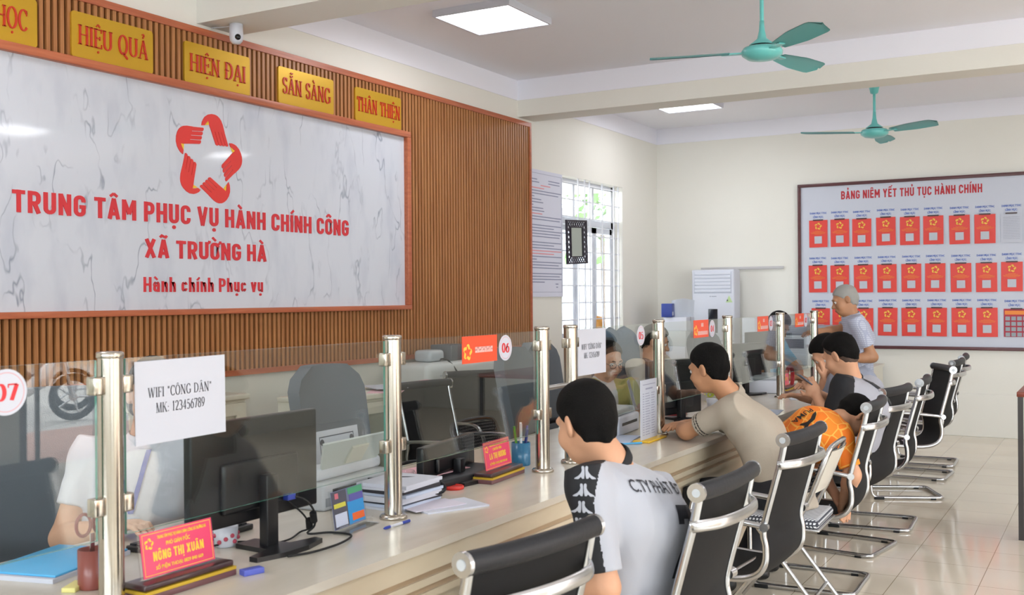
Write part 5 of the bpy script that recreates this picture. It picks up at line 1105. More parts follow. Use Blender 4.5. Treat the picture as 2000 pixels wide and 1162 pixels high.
# ------------------------------------------------------------------ people: one smooth surface per body, grown from a distance field
V3 = lambda *a: np.array(a if len(a) > 1 else a[0], float)
nrm = lambda v: v/np.linalg.norm(v)
def f_cap(a, b, ra, rb=None):
    a, b = V3(a), V3(b); rb = ra if rb is None else rb; ba = b-a; L = max(float(ba@ba), 1e-9)
    def f(P):
        h = np.clip(((P-a)@ba)/L, 0, 1); return np.linalg.norm(P-a-h[:, None]*ba, axis=1)-(ra+(rb-ra)*h)
    return f
def f_cone(a, b, ra, rb):
    """flat-ended cone (sleeves, trouser legs)"""
    a, b = V3(a), V3(b); L = np.linalg.norm(b-a); d = (b-a)/L
    def f(P):
        t = (P-a)@d; r = np.linalg.norm(P-a-t[:, None]*d, axis=1)-(ra+(rb-ra)*np.clip(t/L, 0, 1)); return np.maximum(r, np.maximum(-t-ra, t-L))
    return f
def f_ell(c, r, R=None):
    c, r = V3(c), V3(r); R = np.eye(3) if R is None else R
    def f(P):
        q = (P-c)@R; k0 = np.linalg.norm(q/r, axis=1); k1 = np.linalg.norm(q/(r*r), axis=1); return k0*(k0-1)/np.maximum(k1, 1e-6)
    return f
def f_plane(p, n):
    p, n = V3(p), nrm(V3(n)); return lambda P: (P-p)@n
class Sdf:
    def __init__(s): s.it = []
    def u(s, f, k=.02): s.it.append(('u', f, k)); return s
    def s(s, f, k=.01): s.it.append(('s', f, k)); return s
    def i(s, f, k=.004): s.it.append(('i', f, k)); return s
    def w(s, f): s.it.append(('w', f, 0)); return s
    def __call__(s, P):
        d = np.full(len(P), 1.0)
        for op, f, k in s.it:
            if op == 'w': d = d+f(P); continue
            e = f(P)
            if op == 'u': h = np.clip(.5+.5*(e-d)/k, 0, 1); d = e*(1-h)+d*h-k*h*(1-h)
            else:
                e = -e if op == 's' else e; h = np.clip(.5-.5*(e-d)/k, 0, 1); d = e*(1-h)+d*h+k*h*(1-h)
        return d
def surface(sdf, lo, hi, h):
    """surface nets over a block-sparse grid"""
    B = 8; lo = V3(lo)-2*h; n = np.maximum(np.ceil((V3(hi)+2*h-lo)/(h*B)).astype(int), 1); N = n*B
    ci = np.stack(np.meshgrid(*[np.arange(k) for k in n], indexing='ij'), -1).reshape(-1, 3)
    cd_ = sdf(lo+(ci*B+(B-1)/2)*h); D = np.repeat(np.repeat(np.repeat(cd_.reshape(n), B, 0), B, 1), B, 2).astype(np.float32)
    off = np.stack(np.meshgrid(*[np.arange(B)]*3, indexing='ij'), -1).reshape(-1, 3)
    keep = ci[np.abs(cd_) < B*h*.87+.02+2*h]
    idx = (keep[:, None, :]*B+off[None]).reshape(-1, 3)
    for a in range(0, len(idx), 200000):
        q = idx[a:a+200000]; D[q[:, 0], q[:, 1], q[:, 2]] = sdf(lo+q*h)
    S = D < 0; c = np.zeros(tuple(N-1), np.int8)
    for i in (0, 1):
        for j in (0, 1):
            for k in (0, 1): c += S[i:N[0]-1+i, j:N[1]-1+j, k:N[2]-1+k]
    cells = np.argwhere((c > 0) & (c < 8)); vid = np.full(tuple(N-1), -1, np.int32); vid[tuple(cells.T)] = np.arange(len(cells))
    acc = np.zeros((len(cells), 3)); cnt = np.zeros(len(cells))
    cor = [(i, j, k) for i in (0, 1) for j in (0, 1) for k in (0, 1)]
    for a in cor:
        for ax in range(3):
            if a[ax]: continue
            b = list(a); b[ax] = 1; pa = cells+np.array(a); pb = cells+np.array(b); da = D[tuple(pa.T)]; db = D[tuple(pb.T)]
            m = (da < 0) != (db < 0); t = da/np.where(np.abs(da-db) < 1e-9, 1, da-db); q = np.array(a, float)[None].repeat(len(cells), 0); q[:, ax] = t
            acc[m] += q[m]; cnt[m] += 1
    V = lo+(cells+acc/np.maximum(cnt, 1)[:, None])*h; F = []
    for ax in range(3):
        u, v = [(1, 2), (2, 0), (0, 1)][ax]; sl = [slice(None)]*3; s0 = list(sl); s1 = list(sl); s0[ax] = slice(0, N[ax]-1); s1[ax] = slice(1, N[ax])
        A, Bq = S[tuple(s0)], S[tuple(s1)]; e = np.argwhere(A != Bq); e = e[(e[:, u] > 0) & (e[:, v] > 0) & (e[:, u] < N[u]-1) & (e[:, v] < N[v]-1)]
        if not len(e): continue
        def cell(du, dv): q = e.copy(); q[:, u] -= du; q[:, v] -= dv; return vid[tuple(q.T)]
        Q = np.stack([cell(1, 1), cell(0, 1), cell(0, 0), cell(1, 0)], 1); ins = A[tuple(e.T)]; Q[~ins] = Q[~ins][:, ::-1]; F.append(Q)
    F = np.concatenate(F); return V, F[(F >= 0).all(1)]
def net_obj(name, V, F, mats, parent, base, fn=None):
    me = bpy.data.meshes.new(name); me.from_pydata((V-base).tolist(), [], F.tolist()); me.polygons.foreach_set('use_smooth', np.ones(len(F), bool))
    if fn is not None: me.polygons.foreach_set('material_index', np.clip(fn(V[F].mean(1)), 0, 9).astype(np.int32))
    me.update(); return link(name, me, mats, parent)
def folds(amp, seed=0, f=1.0):
    r = np.random.default_rng(seed); ks = [nrm(r.normal(size=3)*np.array([1, 1, .7]))*q*f for q in (14, 21, 33, 47)]; ph = r.uniform(0, 6, 4)
    def g(P):
        w_ = np.sin(P@ks[0]+ph[0])*1.3; o = 0
        for i in (1, 2, 3): o = o+np.abs(np.sin(P@ks[i]*.5+ph[i]+w_))**.7/(i+.5)
        return amp*(o-.8)
    return g
def hand_items(s, w_, d, n, left, curl=.5):
    """palm, four fingers of their own lengths and a thumb leaving the side of the palm"""
    w_, d, n = V3(w_), nrm(V3(d)), V3(n); n = nrm(n-d*(n@d)); sd = np.cross(d, n)*(1 if left else -1)
    R = np.stack([sd, d, n], 1); s.u(f_ell(w_+d*.05, (.041, .052, .017), R), .02)
    for i, (o, L) in enumerate(((.029, .068), (.010, .078), (-.010, .072), (-.028, .056))):
        b = w_+d*.088+sd*o; a1, a2 = curl*.7, curl*1.6
        m = b+(d*math.cos(a1)+n*math.sin(a1))*L*.5; e = m+(d*math.cos(a2)+n*math.sin(a2))*L*.5; s.u(f_cap(b-d*.02, m, .0095, .0085), .006); s.u(f_cap(m, e, .0085, .007), .004)
    b = w_+d*.03+sd*.03; m = b+nrm(sd*.8+d*.7+n*.25)*.04; e = m+nrm(sd*.2+d*.9+n*.4)*.03; s.u(f_cap(b, m, .012, .0105), .01); s.u(f_cap(m, e, .0105, .0085), .005)
def person(label, base, J, skin, hairm, tops, bottoms, hem=None, sleeve=.62, hair='short', seed=1, h=.006, group=None, topfn=None, front=None, collar=None, hands=(None, None), legs=True, hs=1.0, fold=.006, girth=1.0, brow=None, long_shirt=0.0, shoe=SHOE, hipr=.112):
    base = V3(base); t = thing('person', label, 'person', tuple(base), 0, group)
    J = {k: V3(v) for k, v in J.items()}; pel, che, nec = J['pel'], J['che'], J['nec']; shL, shR = J['shL'], J['shR']
    side = nrm(shR-shL); up = nrm(nec-pel); fr = nrm(V3(front)) if front is not None else nrm(np.cross(up, side))
    hz = nrm(np.array([side[0], side[1], 0])); hd, hf, hu = J['head'], nrm(J['hf']), V3(J.get('hu', (0, 0, 1))); hu = nrm(hu-hf*(hu@hf)); hr = np.cross(hf, hu); HR = np.stack([hr, hf, hu], 1)
    H = lambda x, y, z: hd+HR@(np.array([x, y, z])*hs)
    hipL, hipR = pel-hz*.085, pel+hz*.085
    knL, knR, anL, anR = J['knL'], J['knR'], J['anL'], J['anR']
    b = Sdf(); b.u(f_cap(pel, che, .09, .10), .02); b.u(f_cap(che, nec, .09, .05), .05)
    for sh, el, wr in ((shL, J['elL'], J['wrL']), (shR, J['elR'], J['wrR'])):
        b.u(f_cap(che+(sh-che)*.4, sh, .05, .045), .04); b.u(f_cap(sh, el, .046*girth, .040), .03); b.u(f_cap(el, wr, .041, .026), .02); b.u(f_cap(el+(wr-el)*.15, el+(wr-el)*.4, .042, .038), .02)
    for hp, kn, an in ((hipL, knL, anL), (hipR, knR, anR)): b.u(f_cap(hp, kn, .07, .05), .03); b.u(f_cap(kn, an, .048, .036), .02)
    b.u(f_cap(nec-up*.02, H(0, -.022, -.045), .056*hs*girth**.5, .056*hs), .03)
    b.u(f_ell(H(0, -.014, .03), np.array((.073, .094, .084))*hs, HR), .03); b.u(f_ell(H(0, .032, -.028), np.array((.058, .060, .080))*hs, HR), .03); b.u(f_ell(H(0, .042, -.08), np.array((.040, .044, .032))*hs, HR), .03)
    for sg in (-1, 1): b.u(f_ell(H(sg*.044, .055, -.035), np.array((.022, .028, .03))*hs, HR), .02)
    b.u(f_cap(H(-.036, .080, .022), H(.036, .080, .022), .012*hs), .02)
    for sg in (-1, 1): b.s(f_ell(H(sg*.031, .098, .004), np.array((.02, .016, .012))*hs, HR), .014)
    b.u(f_cap(H(0, .088, .004), H(0, .108, -.030), .007*hs, .0125*hs), .012); 
    for sg in (-1, 1): b.u(f_ell(H(sg*.012, .098, -.034), np.array((.009, .010, .008))*hs, HR), .008)
    b.u(f_cap(H(-.018, .088, -.058), H(.018, .088, -.058), .0085*hs), .01); b.u(f_cap(H(-.014, .087, -.070), H(.014, .087, -.070), .0075*hs), .01); b.s(f_cap(H(-.022, .1, -.0635), H(.022, .1, -.0635), .0022*hs), .004)
    for sg in (-1, 1):
        a = .35*sg; ER = HR@np.array([[math.cos(a), -math.sin(a), 0], [math.sin(a), math.cos(a), 0], [0, 0, 1]])
        b.u(f_ell(H(sg*.077, -.012, -.006), np.array((.010, .020, .033))*hs, ER), .008); b.s(f_ell(H(sg*.088, -.004, -.002), np.array((.008, .010, .018))*hs, ER), .006)
    for wr, hnd, lf in ((J['wrL'], hands[0], True), (J['wrR'], hands[1], False)):
        if hnd: hand_items(b, wr, hnd[0], hnd[1], lf, hnd[2])
        else:
            el = J['elL'] if lf else J['elR']; hand_items(b, wr, wr-el, (0, 0, -1) if abs(nrm(wr-el)[2]) < .8 else fr, lf, .5)
    pts = np.array([pel, che, nec, shL, shR, J['elL'], J['elR'], J['wrL'], J['wrR'], hd, knL, knR, anL, anR]); lo, hi = pts.min(0)-.2, pts.max(0)+.2
    V, F = surface(b, lo, hi, h); body = net_obj('body', V, F, skin, t, base)
    # top
    s = Sdf(); g_ = girth
    for k in (-1, 0, 1):
        r0, r1 = (.108, .105) if k else (.12, .118)
        s.u(f_cap(pel+side*k*.062*g_-up*long_shirt, pel+(che-pel)*.5+side*k*.068*g_, r0*g_, (r1-.004)*g_), .03); s.u(f_cap(pel+(che-pel)*.5+side*k*.068*g_, che+side*k*.082*g_, (r1-.004)*g_, r1*g_), .03)
    s.u(f_cap(che, nec-up*.045, .10*g_, .062), .06)
    s.u(f_cap(shL*.78+shR*.22-up*.045, shL*.22+shR*.78-up*.045, .082*g_), .06)
    for sh, el in ((shL, J['elL']), (shR, J['elR'])):
        s.u(f_cap(che+(sh-che)*.35+up*.03, sh, .085*g_, .058*g_), .05); s.u(f_cap(nec-up*.045, sh, .046, .052), .05)
        s.u(f_cone(sh, sh+(el-sh)*sleeve, .060*g_, .058*g_), .03)
    s.i(f_plane(pel-up*(.06+long_shirt), -up)); s.s(f_cap(nec-up*.03, nec+up*.1, .058, .066), .006)
    if fold: s.w(folds(fold, seed))
    V, F = surface(s, np.minimum(lo, pel-.25), hi, h); top = net_obj('shirt', V, F, tops, t, base, topfn)
    bv = BVHTree.FromPolygons([Vector(p) for p in V], [tuple(f) for f in F.tolist()])
    # trousers
    q = Sdf()
    q.u(f_cap(hipL, hipR, hipr*g_), .03); q.u(f_cap(pel, pel+up*.05, (hipr+.003)*g_), .03)
    for hp, kn, an in ((hipL, knL, anL), (hipR, knR, anR)): q.u(f_cap(hp, kn, .092, .066), .03); q.u(f_cone(kn, an+(kn-an)*.05, .064, .056), .03)
    q.w(folds(.005, seed+5)); V, F = surface(q, np.minimum(np.minimum(pel, knL), np.minimum(anL, anR))-.2, np.maximum(np.maximum(pel, knL), knR)+.2, max(h, .007)); net_obj('trousers', V, F, bottoms, t, base)
    for kn, an in ((knL, anL), (knR, anR)):
        ff = nrm(np.array([fr[0], fr[1], 0])); z = Sdf(); z.u(f_cap(an+ff*.12+V3(0, 0, -.052), an-ff*.04+V3(0, 0, -.045), .034, .038), .02); z.u(f_cap(an+V3(0, 0, -.03), an, .042, .04), .03); z.i(f_plane((0, 0, .004), (0, 0, -1)))
        V, F = surface(z, an-.25, an+.25, .009); net_obj('shoe', V, F, shoe, t, base)
    # hair
    if hair:
        hn = folds(.007, seed+3, 5.0); k = Sdf(); k.u(f_ell(H(0, -.016, .036), np.array((.0795, .101, .089))*hs, HR), .01)
        if hair != 'thin': k.u(f_ell(H(0, -.004, .062), np.array((.069, .085, .066))*hs, HR), .02)
        k.u(f_cap(H(0, -.07, -.02), H(0, -.066, -.05), .042*hs, .03*hs), .03)
        if hair == 'long':
            k.u(f_ell(H(0, -.045, -.05), np.array((.085, .072, .12))*hs, HR), .03); k.i(f_plane(H(0, .02, .03), HR@np.array((0, 1, -.75))), .006)
        else:
            for sg in (-1, 1): k.u(f_cap(H(sg*.043, -.042, .0), H(sg*.036, -.05, -.045), .034*hs, .024*hs), .02)
            lift = .03 if hair == 'fade' else 0.0; nf = HR@np.array((0, .98, -1.0))/1.4
            k.i(lambda P, q0=H(0, 0, -.008+lift), q1=H(0, -.018, 0), q2=H(0, 0, -.062+lift*1.4): np.minimum((P-q0)@nf, np.maximum((P-q1)@hf, -(P-q2)@hu))+hn(P), .006)
            for sg in (-1, 1): k.s(f_ell(H(sg*.085, -.002, -.012), np.array((.03, .021, .036))*hs, HR), .006)
        k.w(folds(.0016, seed+9, 5.0)); V, F = surface(k, hd-.24, hd+.2, min(h, .005)); net_obj('hair', V, F, hairm, t, base)
        if hair == 'fade':
            k = Sdf(); k.u(f_ell(H(0, -.015, .033), np.array((.0755, .0965, .0865))*hs, HR), .01); k.u(f_cap(H(0, -.066, -.02), H(0, -.062, -.05), .038*hs, .028*hs), .03)
            for sg in (-1, 1): k.u(f_cap(H(sg*.040, -.040, .0), H(sg*.034, -.048, -.045), .033*hs, .024*hs), .02)
            k.i(lambda P, q0=H(0, 0, -.008), q1=H(0, -.018, 0), q2=H(0, 0, -.06): np.minimum((P-q0)@nf, np.maximum((P-q1)@hf, -(P-q2)@hu))+hn(P), .006)
            for sg in (-1, 1): k.s(f_ell(H(sg*.085, -.002, -.012), np.array((.03, .021, .036))*hs, HR), .006)
            V, F = surface(k, hd-.24, hd+.2, .005); net_obj('cropped_sides', V, F, mat('cropped_hair', '#4a382e', .75, bump=(420, .4)), t, base)
    e = MB(); i_ = MB(); br = MB(); toL = lambda p: tuple(p-base)
    for sg in (-1, 1):
        e = MB().ball(toL(H(sg*.031, .0785, .003)), .0125*hs, n=12); eo = obj('eye', e, EYE_W, t); obj('iris', MB().ball(toL(H(sg*.031, .0865, .001)), .0062*hs, n=10), EYE_D, eo)
        br.tube([toL(H(sg*.014, .0925, .024)), toL(H(sg*.031, .0915, .029)), toL(H(sg*.047, .081, .023))], [.003, .0036, .002], 6)
    obj('eyebrows', br, brow or BROW, t); obj('lips', MB().tube([toL(H(-.02, .0935, -.064)), toL(H(0, .0985, -.0625)), toL(H(.02, .0935, -.064))], [.003, .0055, .003], 8, flat=(1, .6)), LIP, t)
    if collar:
        cm, w_, hgt = collar; ax = nrm(H(0, -.02, -.05)-nec); P = []; c0 = nec-ax*.028
        e1 = nrm(np.cross(ax, fr)); e2 = np.cross(e1, ax)
        for r_, z_ in ((.068, 0), (.070, hgt*.6), (.0655, hgt), (.061, hgt), (.06, .0)):
            row = []
            for a in np.linspace(0, 2*PI, 33):
                dip = -.022*max(0, math.sin(a)) ; row.append(toL(c0+e1*r_*math.cos(a)*w_+e2*r_*math.sin(a)*w_+ax*(z_+dip)))
            P.append(row)
        cb = MB(); cb.grid(P); obj('collar', cb, cm, t)
    return dict(t=t, base=base, bvh=bv, H=H, up=up, side=side, fr=fr, HR=HR)
def decal(p, name, pts, faces, o, u, v, d, m, sub=None, off=.003):
    """lay a flat figure (u,v coordinates) onto the shirt along direction d"""
    o, u, v, d = V3(o), V3(u), V3(v), nrm(V3(d)); vs = []
    for a, b_ in pts:
        q = o+u*a+v*b_-d*.35; hit = p['bvh'].ray_cast(Vector(q), Vector(d), .9)
        vs.append(tuple(V3(hit[0])+V3(hit[1])*off*(1 if V3(hit[1])@d < 0 else -1)-p['base']) if hit[0] is not None else None)
    faces = [f for f in faces if all(vs[i] is not None for i in f) and max((Vector(vs[f[i]])-Vector(vs[f[i-1]])).length for i in range(len(f))) < .12]; vs = [q or (0, 0, 0) for q in vs]
    return obj(name, MB().add(vs, faces), m, p['t'])
def fine(poly_list, step):
    """polygons -> small triangles/quads so that they can bend over cloth"""
    bm = bmesh.new()
    for pl in poly_list:
        try: bm.faces.new([bm.verts.new((a, b, 0)) for a, b in pl])
        except ValueError: pass
    bmesh.ops.triangulate(bm, faces=bm.faces[:])
    for _ in range(5):
        es = [e for e in bm.edges if e.calc_length() > step]
        if not es: break
        bmesh.ops.subdivide_edges(bm, edges=es, cuts=1); bmesh.ops.triangulate(bm, faces=[f for f in bm.faces if len(f.verts) > 3])
    bm.verts.index_update(); r = ([(v.co.x, v.co.y) for v in bm.verts], [tuple(v.index for v in f.verts) for f in bm.faces]); bm.free(); return r
def fine_text(s, width, cap, step, bold=.0):
    p, fs = text_geo(s, width, cap, bold, 2); return fine([[p[i] for i in f] for f in fs], step)
def sit(pel, front, side, spread=.10, knee=.43, kz=None):
    pel, f, s = V3(pel), nrm(V3(front)), nrm(V3(side)); kz = pel[2]-.03 if kz is None else kz; r = {}
    for n_, sg in (('L', -1), ('R', 1)):
        k = pel+f*knee+s*sg*spread; k[2] = kz; r['kn'+n_] = k; a = k-f*.04; a[2] = .085; r['an'+n_] = a
    return r
FX, SX = (-1, 0, 0), (0, 1, 0)         # visitors face the counter: forward -X, their right is +Y

# man in the white jersey
WJ = mat('jersey_white', '#a9aab3', .8, sheen=.2, bump=(8, .15)); BJ = mat('jersey_black', '#16161b', .8)
J = dict(pel=(-1.32, 2.98, .52), che=(-1.235, 2.93, .83), nec=(-1.325, 2.885, 1.015), head=(-1.375, 2.842, 1.125), hf=(-.86, .42, -.28), hu=(-.1, 0, 1), shL=(-1.315, 2.725, .955), shR=(-1.25, 3.065, .875), elL=(-1.245, 2.685, .69), wrL=(-1.47, 2.74, .64), elR=(-1.28, 3.20, .70), wrR=(-1.52, 3.10, .66)); J.update(sit(J['pel'], (-1, .05, 0), SX, .11))
shLa, elLa = V3(J['shL']), V3(J['elL'])
def fn(C):
    ax = nrm(elLa-shLa); t_ = (C-shLa)@ax; q = C-shLa-t_[:, None]*ax; r = np.linalg.norm(q, axis=1)
    sleeve_ = (r < .085) & (t_ > -.03); f_ = q@nrm(V3(-1, -.55, 0)) > -.004
    yoke = (np.abs((C-shLa)@nrm(np.cross(V3(J['nec'])-shLa, V3(-1, 0, .3)))) < .5) & ((C-V3(J['nec']))@V3(0, 1, 0) < .01) & ((C-V3(J['nec']))@V3(-1, -.25, .12) > -.012) & (C[:, 2] > .93)
    return np.where((sleeve_ & f_ & (C[:, 1] < 2.80)) | yoke, 1, 0)
pb = person('man in a white jersey with black sleeve bands, seated nearest the viewer, seen from behind', (-1.3, 2.95, 0), J, SKIN, HAIR, [WJ, BJ], TROUSER, sleeve=.86, seed=3, h=.005, topfn=fn, front=(-1, .05, 0), collar=(BJ, 1.0, .03), fold=.007)
pts, fs = fine_text('C.TY PHÁT ĐẠT', .27, .036, .012, .010)
decal(pb, 'back_lettering', pts, fs, (-1.195, 2.915, .915), nrm(V3(.14, 1, -.20)), nrm(V3(-.35, .1, 1)), (-.93, .36, -.2), mat('jersey_ink', '#26262e', .7))
pts, fs = fine([[(-.055, .11), (.06, .11), (.06, .075), (.005, -.11), (-.035, -.11), (.015, .07), (-.02, .07), (-.02, .055), (-.055, .055)]], .02)
decal(pb, 'back_number', pts, fs, (-1.17, 2.995, .765), nrm(V3(.3, .95, -.15)), nrm(V3(-.25, .1, 1)), (-.85, .4, -.1), mat('jersey_ink', '#26262e', .7))
half = [[(.03, .86), (.08, .98), (.2, 1.02), (.29, .95), (.3, .8), (.26, .7), (.34, .5), (.55, .28), (.95, .06), (.97, -.02), (.6, -.02), (.38, .16), (.27, .02), (.1, .02), (.04, .3)]]
kap = half+[[(-a, b) for a, b in pl][::-1] for pl in half]; kp, kf = fine(kap, .25)
for q in ((-1.292, 2.66, 1.007), (-1.295, 2.656, .961), (-1.299, 2.653, .914), (-1.306, 2.65, .866), (-1.31, 2.65, .82)):
    decal(pb, 'sleeve_mark', [(a*.030, (b-.5)*.034) for a, b in kp], kf, q, nrm(V3(.87, .497, 0)), nrm(V3(-.05, .05, 1)), (-.46, .88, -.05), WJ)

# man in the beige polo
POLO = mat('polo_beige', '#ab9f90', .85, bump=(260, .12)); PL_D = mat('polo_line', '#3b3530', .8)
J = dict(pel=(-1.40, 5.08, .53), che=(-1.56, 5.20, .80), nec=(-1.70, 5.17, 1.0), head=(-1.785, 5.10, 1.135), hf=(-.93, .22, -.22), hu=(-.25, 0, 1), shL=(-1.655, 5.055, .935), shR=(-1.66, 5.34, .855), elL=(-1.905, 5.10, .812), wrL=(-2.02, 5.31, .80), elR=(-1.90, 5.52, .812), wrR=(-1.99, 5.30, .82)); J.update(sit(J['pel'], (-1, 0, 0), SX, .12, .40))
sa, ea = V3(J['shL']), V3(J['elL'])
def fn(C):
    ax = nrm(ea-sa); L = np.linalg.norm(ea-sa); t_ = (C-sa)@ax; r = np.linalg.norm(C-sa-t_[:, None]*ax, axis=1); u_ = t_/L
    return np.where((r < .09) & (((u_ > .60) & (u_ < .625)) | ((u_ > .655) & (u_ < .675))), 1, 0)
person('man in a beige polo shirt leaning with his elbow on the counter', (-1.45, 5.1, 0), J, SKIN_TAN, HAIR, [POLO, PL_D], TROUSER, sleeve=.72, seed=8, h=.0055, topfn=fn, front=(-1, .1, 0), collar=(POLO, 1.08, .042), hands=(((-.2, 1, 0), (0, 0, -1), .4), ((-.3, -1, .1), (0, 0, -1), .4)), girth=1.06, fold=.007, long_shirt=.06)

# man in grey and black with the phone
GREY = mat('tee_grey', '#9d9da6', .85, bump=(60, .1)); BLK = mat('tee_black', '#1a1a1e', .85)
J = dict(pel=(-1.38, 6.33, .52), che=(-1.25, 6.22, .85), nec=(-1.325, 6.175, 1.035), head=(-1.37, 6.135, 1.158), hf=(-.85, .28, -.40), hu=(-.3, 0, 1), shL=(-1.335, 6.03, .985), shR=(-1.25, 6.325, .95), elL=(-1.40, 5.985, .79), wrL=(-1.475, 6.03, .925), elR=(-1.36, 6.46, .80), wrR=(-1.53, 6.22, .93)); J.update(sit(J['pel'], FX, SX, .11))
nk = V3(J['nec'])
fn = lambda C: np.where(((C-nk)@nrm(V3(-1, -.35, .1)) > -.004) & ((C-nk)@V3(0, 1, 0) < .06), 1, 0)
pg = person('man in a grey and black T-shirt bent over a phone, crossbody strap over his back', (-1.3, 6.3, 0), J, SKIN, HAIR, [GREY, BLK], TROUSER, sleeve=.7, seed=12, h=.0055, topfn=fn, front=(-1, .1, 0), hair='fade', collar=(BLK, 1.0, .022), hands=(((-.55, .25, .8), (-.3, .9, .3), .7), ((-.4, -.6, .5), (-.3, -.3, -.9), .8)), fold=.005)
st = fine([[(-.016, -.34), (.016, -.34), (.016, .34), (-.016, .34)]], .05)
decal(pg, 'crossbody_strap', st[0], st[1], (-1.14, 6.27, .86), nrm(V3(.0, .8, .55)), nrm(V3(-.25, -.5, .75)), (-1, .1, -.1), mat('strap_black', '#202024', .6), off=.006)
t = thing('phone', 'smartphone held by the man in grey and black', 'phone', (-1.53, 6.06, 1.0), 0); M = Matrix.Rotation(.5, 4, 'Z') @ Matrix.Rotation(-.9, 4, 'Y')
obj('case', MB().box(-.004, .004, -.036, .036, -.075, .075, bev=.003, M=M), mat('phone_case', '#3a4150', .3), t); obj('screen', MB().box(.0041, .0046, -.033, .033, -.07, .07, M=M), mat('phone_screen', '#7fa0c0', .1), t)

# second seated man behind him
J = dict(pel=(-1.38, 6.98, .52), che=(-1.42, 6.80, .84), nec=(-1.5, 6.68, 1.03), head=(-1.55, 6.615, 1.135), hf=(-.72, -.25, -.65), hu=(-.6, 0, .8), shL=(-1.48, 6.56, .97), shR=(-1.40, 6.92, .97), elL=(-1.6, 6.56, .80), wrL=(-1.56, 6.54, .97), elR=(-1.6, 6.9, .80), wrR=(-1.75, 6.75, .85)); J.update(sit(J['pel'], FX, SX, .11))
person('black-haired man bowing his head, half hidden behind the man in grey and black', (-1.4, 6.85, 0), J, SKIN, HAIR, [mat('shirt_greyblue', '#8b90a0', .85)], TROUSER, sleeve=.7, seed=15, h=.007, front=(-1, -.1, 0), hands=(((0, .1, 1), (-1, 0, 0), .7), None))

# boy in orange, folded over on his seat
def orange_mat():
    m, nt, b = nodes_of('orange_jersey'); tc = nt.nodes.new('ShaderNodeTexCoord'); v = nt.nodes.new('ShaderNodeTexVoronoi'); v.feature = 'DISTANCE_TO_EDGE'; v.inputs['Scale'].default_value = 15
    n = nt.nodes.new('ShaderNodeTexVoronoi'); n.inputs['Scale'].default_value = 15; nt.links.new(tc.outputs['Object'], v.inputs['Vector']); nt.links.new(tc.outputs['Object'], n.inputs['Vector'])
    r = nt.nodes.new('ShaderNodeValToRGB'); r.color_ramp.interpolation = 'CONSTANT'; e = r.color_ramp.elements; e[0].position = 0; e[0].color = hexc('#f6ab4a'); e[1].position = .045; e[1].color = (0, 0, 0, 1)
    lt = nt.nodes.new('ShaderNodeMath'); lt.operation = 'LESS_THAN'; lt.inputs[1].default_value = .045; nt.links.new(v.outputs['Distance'], lt.inputs[0])
    c2 = nt.nodes.new('ShaderNodeMix'); c2.data_type = 'RGBA'; c2.inputs[6].default_value = hexc('#ee7418'); c2.inputs[7].default_value = hexc('#f28a22'); sp = nt.nodes.new('ShaderNodeSeparateColor'); nt.links.new(n.outputs['Color'], sp.inputs[0]); nt.links.new(sp.outputs[0], c2.inputs[0])
    mx = nt.nodes.new('ShaderNodeMix'); mx.data_type = 'RGBA'; nt.links.new(lt.outputs[0], mx.inputs[0]); nt.links.new(c2.outputs[2], mx.inputs[6]); mx.inputs[7].default_value = hexc('#f7b04c'); nt.links.new(mx.outputs[2], b.inputs['Base Color']); b.inputs['Roughness'].default_value = .75
    return m
OJ = orange_mat()
J = dict(pel=(-1.60, 5.50, .62), che=(-1.37, 5.50, .815), nec=(-1.255, 5.585, .85), head=(-1.205, 5.675, .868), hf=(.25, .35, -.9), hu=(.6, .75, .3), shL=(-1.36, 5.67, .78), shR=(-1.22, 5.46, .78), elL=(-1.40, 5.72, .58), wrL=(-1.3, 5.66, .46), elR=(-1.16, 5.44, .60), wrR=(-1.22, 5.52, .46),
         knL=(-1.60, 5.60, .36), knR=(-1.60, 5.42, .36), anL=(-1.72, 5.60, .085), anR=(-1.72, 5.42, .085))
po = person('boy in an orange patterned jersey folded forward over his seat, head down', (-1.45, 5.4, 0), J, SKIN, HAIR, [OJ], mat('shorts_dark', '#2a2a30', .8), sleeve=.8, seed=21, h=.006, front=(.5, .5, -.6), hs=.92, girth=.92, fold=.006)
pts, fs = fine_text('PUMA', .10, .030, .012, .012); dk = mat('jersey_mark', '#1d1712', .7); vd = nrm(V3(-.35, .8, -.55))
ru = nrm(V3(-.72, -.42, -.45)); rv = nrm(np.cross(-vd, ru)); rv = rv if rv[2] < 0 else -rv
decal(po, 'chest_mark', pts, fs, (-1.40, 5.40, .90), ru, rv, vd, dk, off=.006)
cat = [[(-.045, -.01), (-.02, .012), (.01, .016), (.035, .03), (.045, .022), (.03, .008), (.045, -.012), (.034, -.014), (.012, .0), (-.01, -.004), (-.03, -.02), (-.055, -.028)]]
pts, fs = fine(cat, .012); decal(po, 'leaping_mark', pts, fs, V3(-1.40, 5.40, .90)+rv*.066, ru, rv, vd, dk, off=.006)

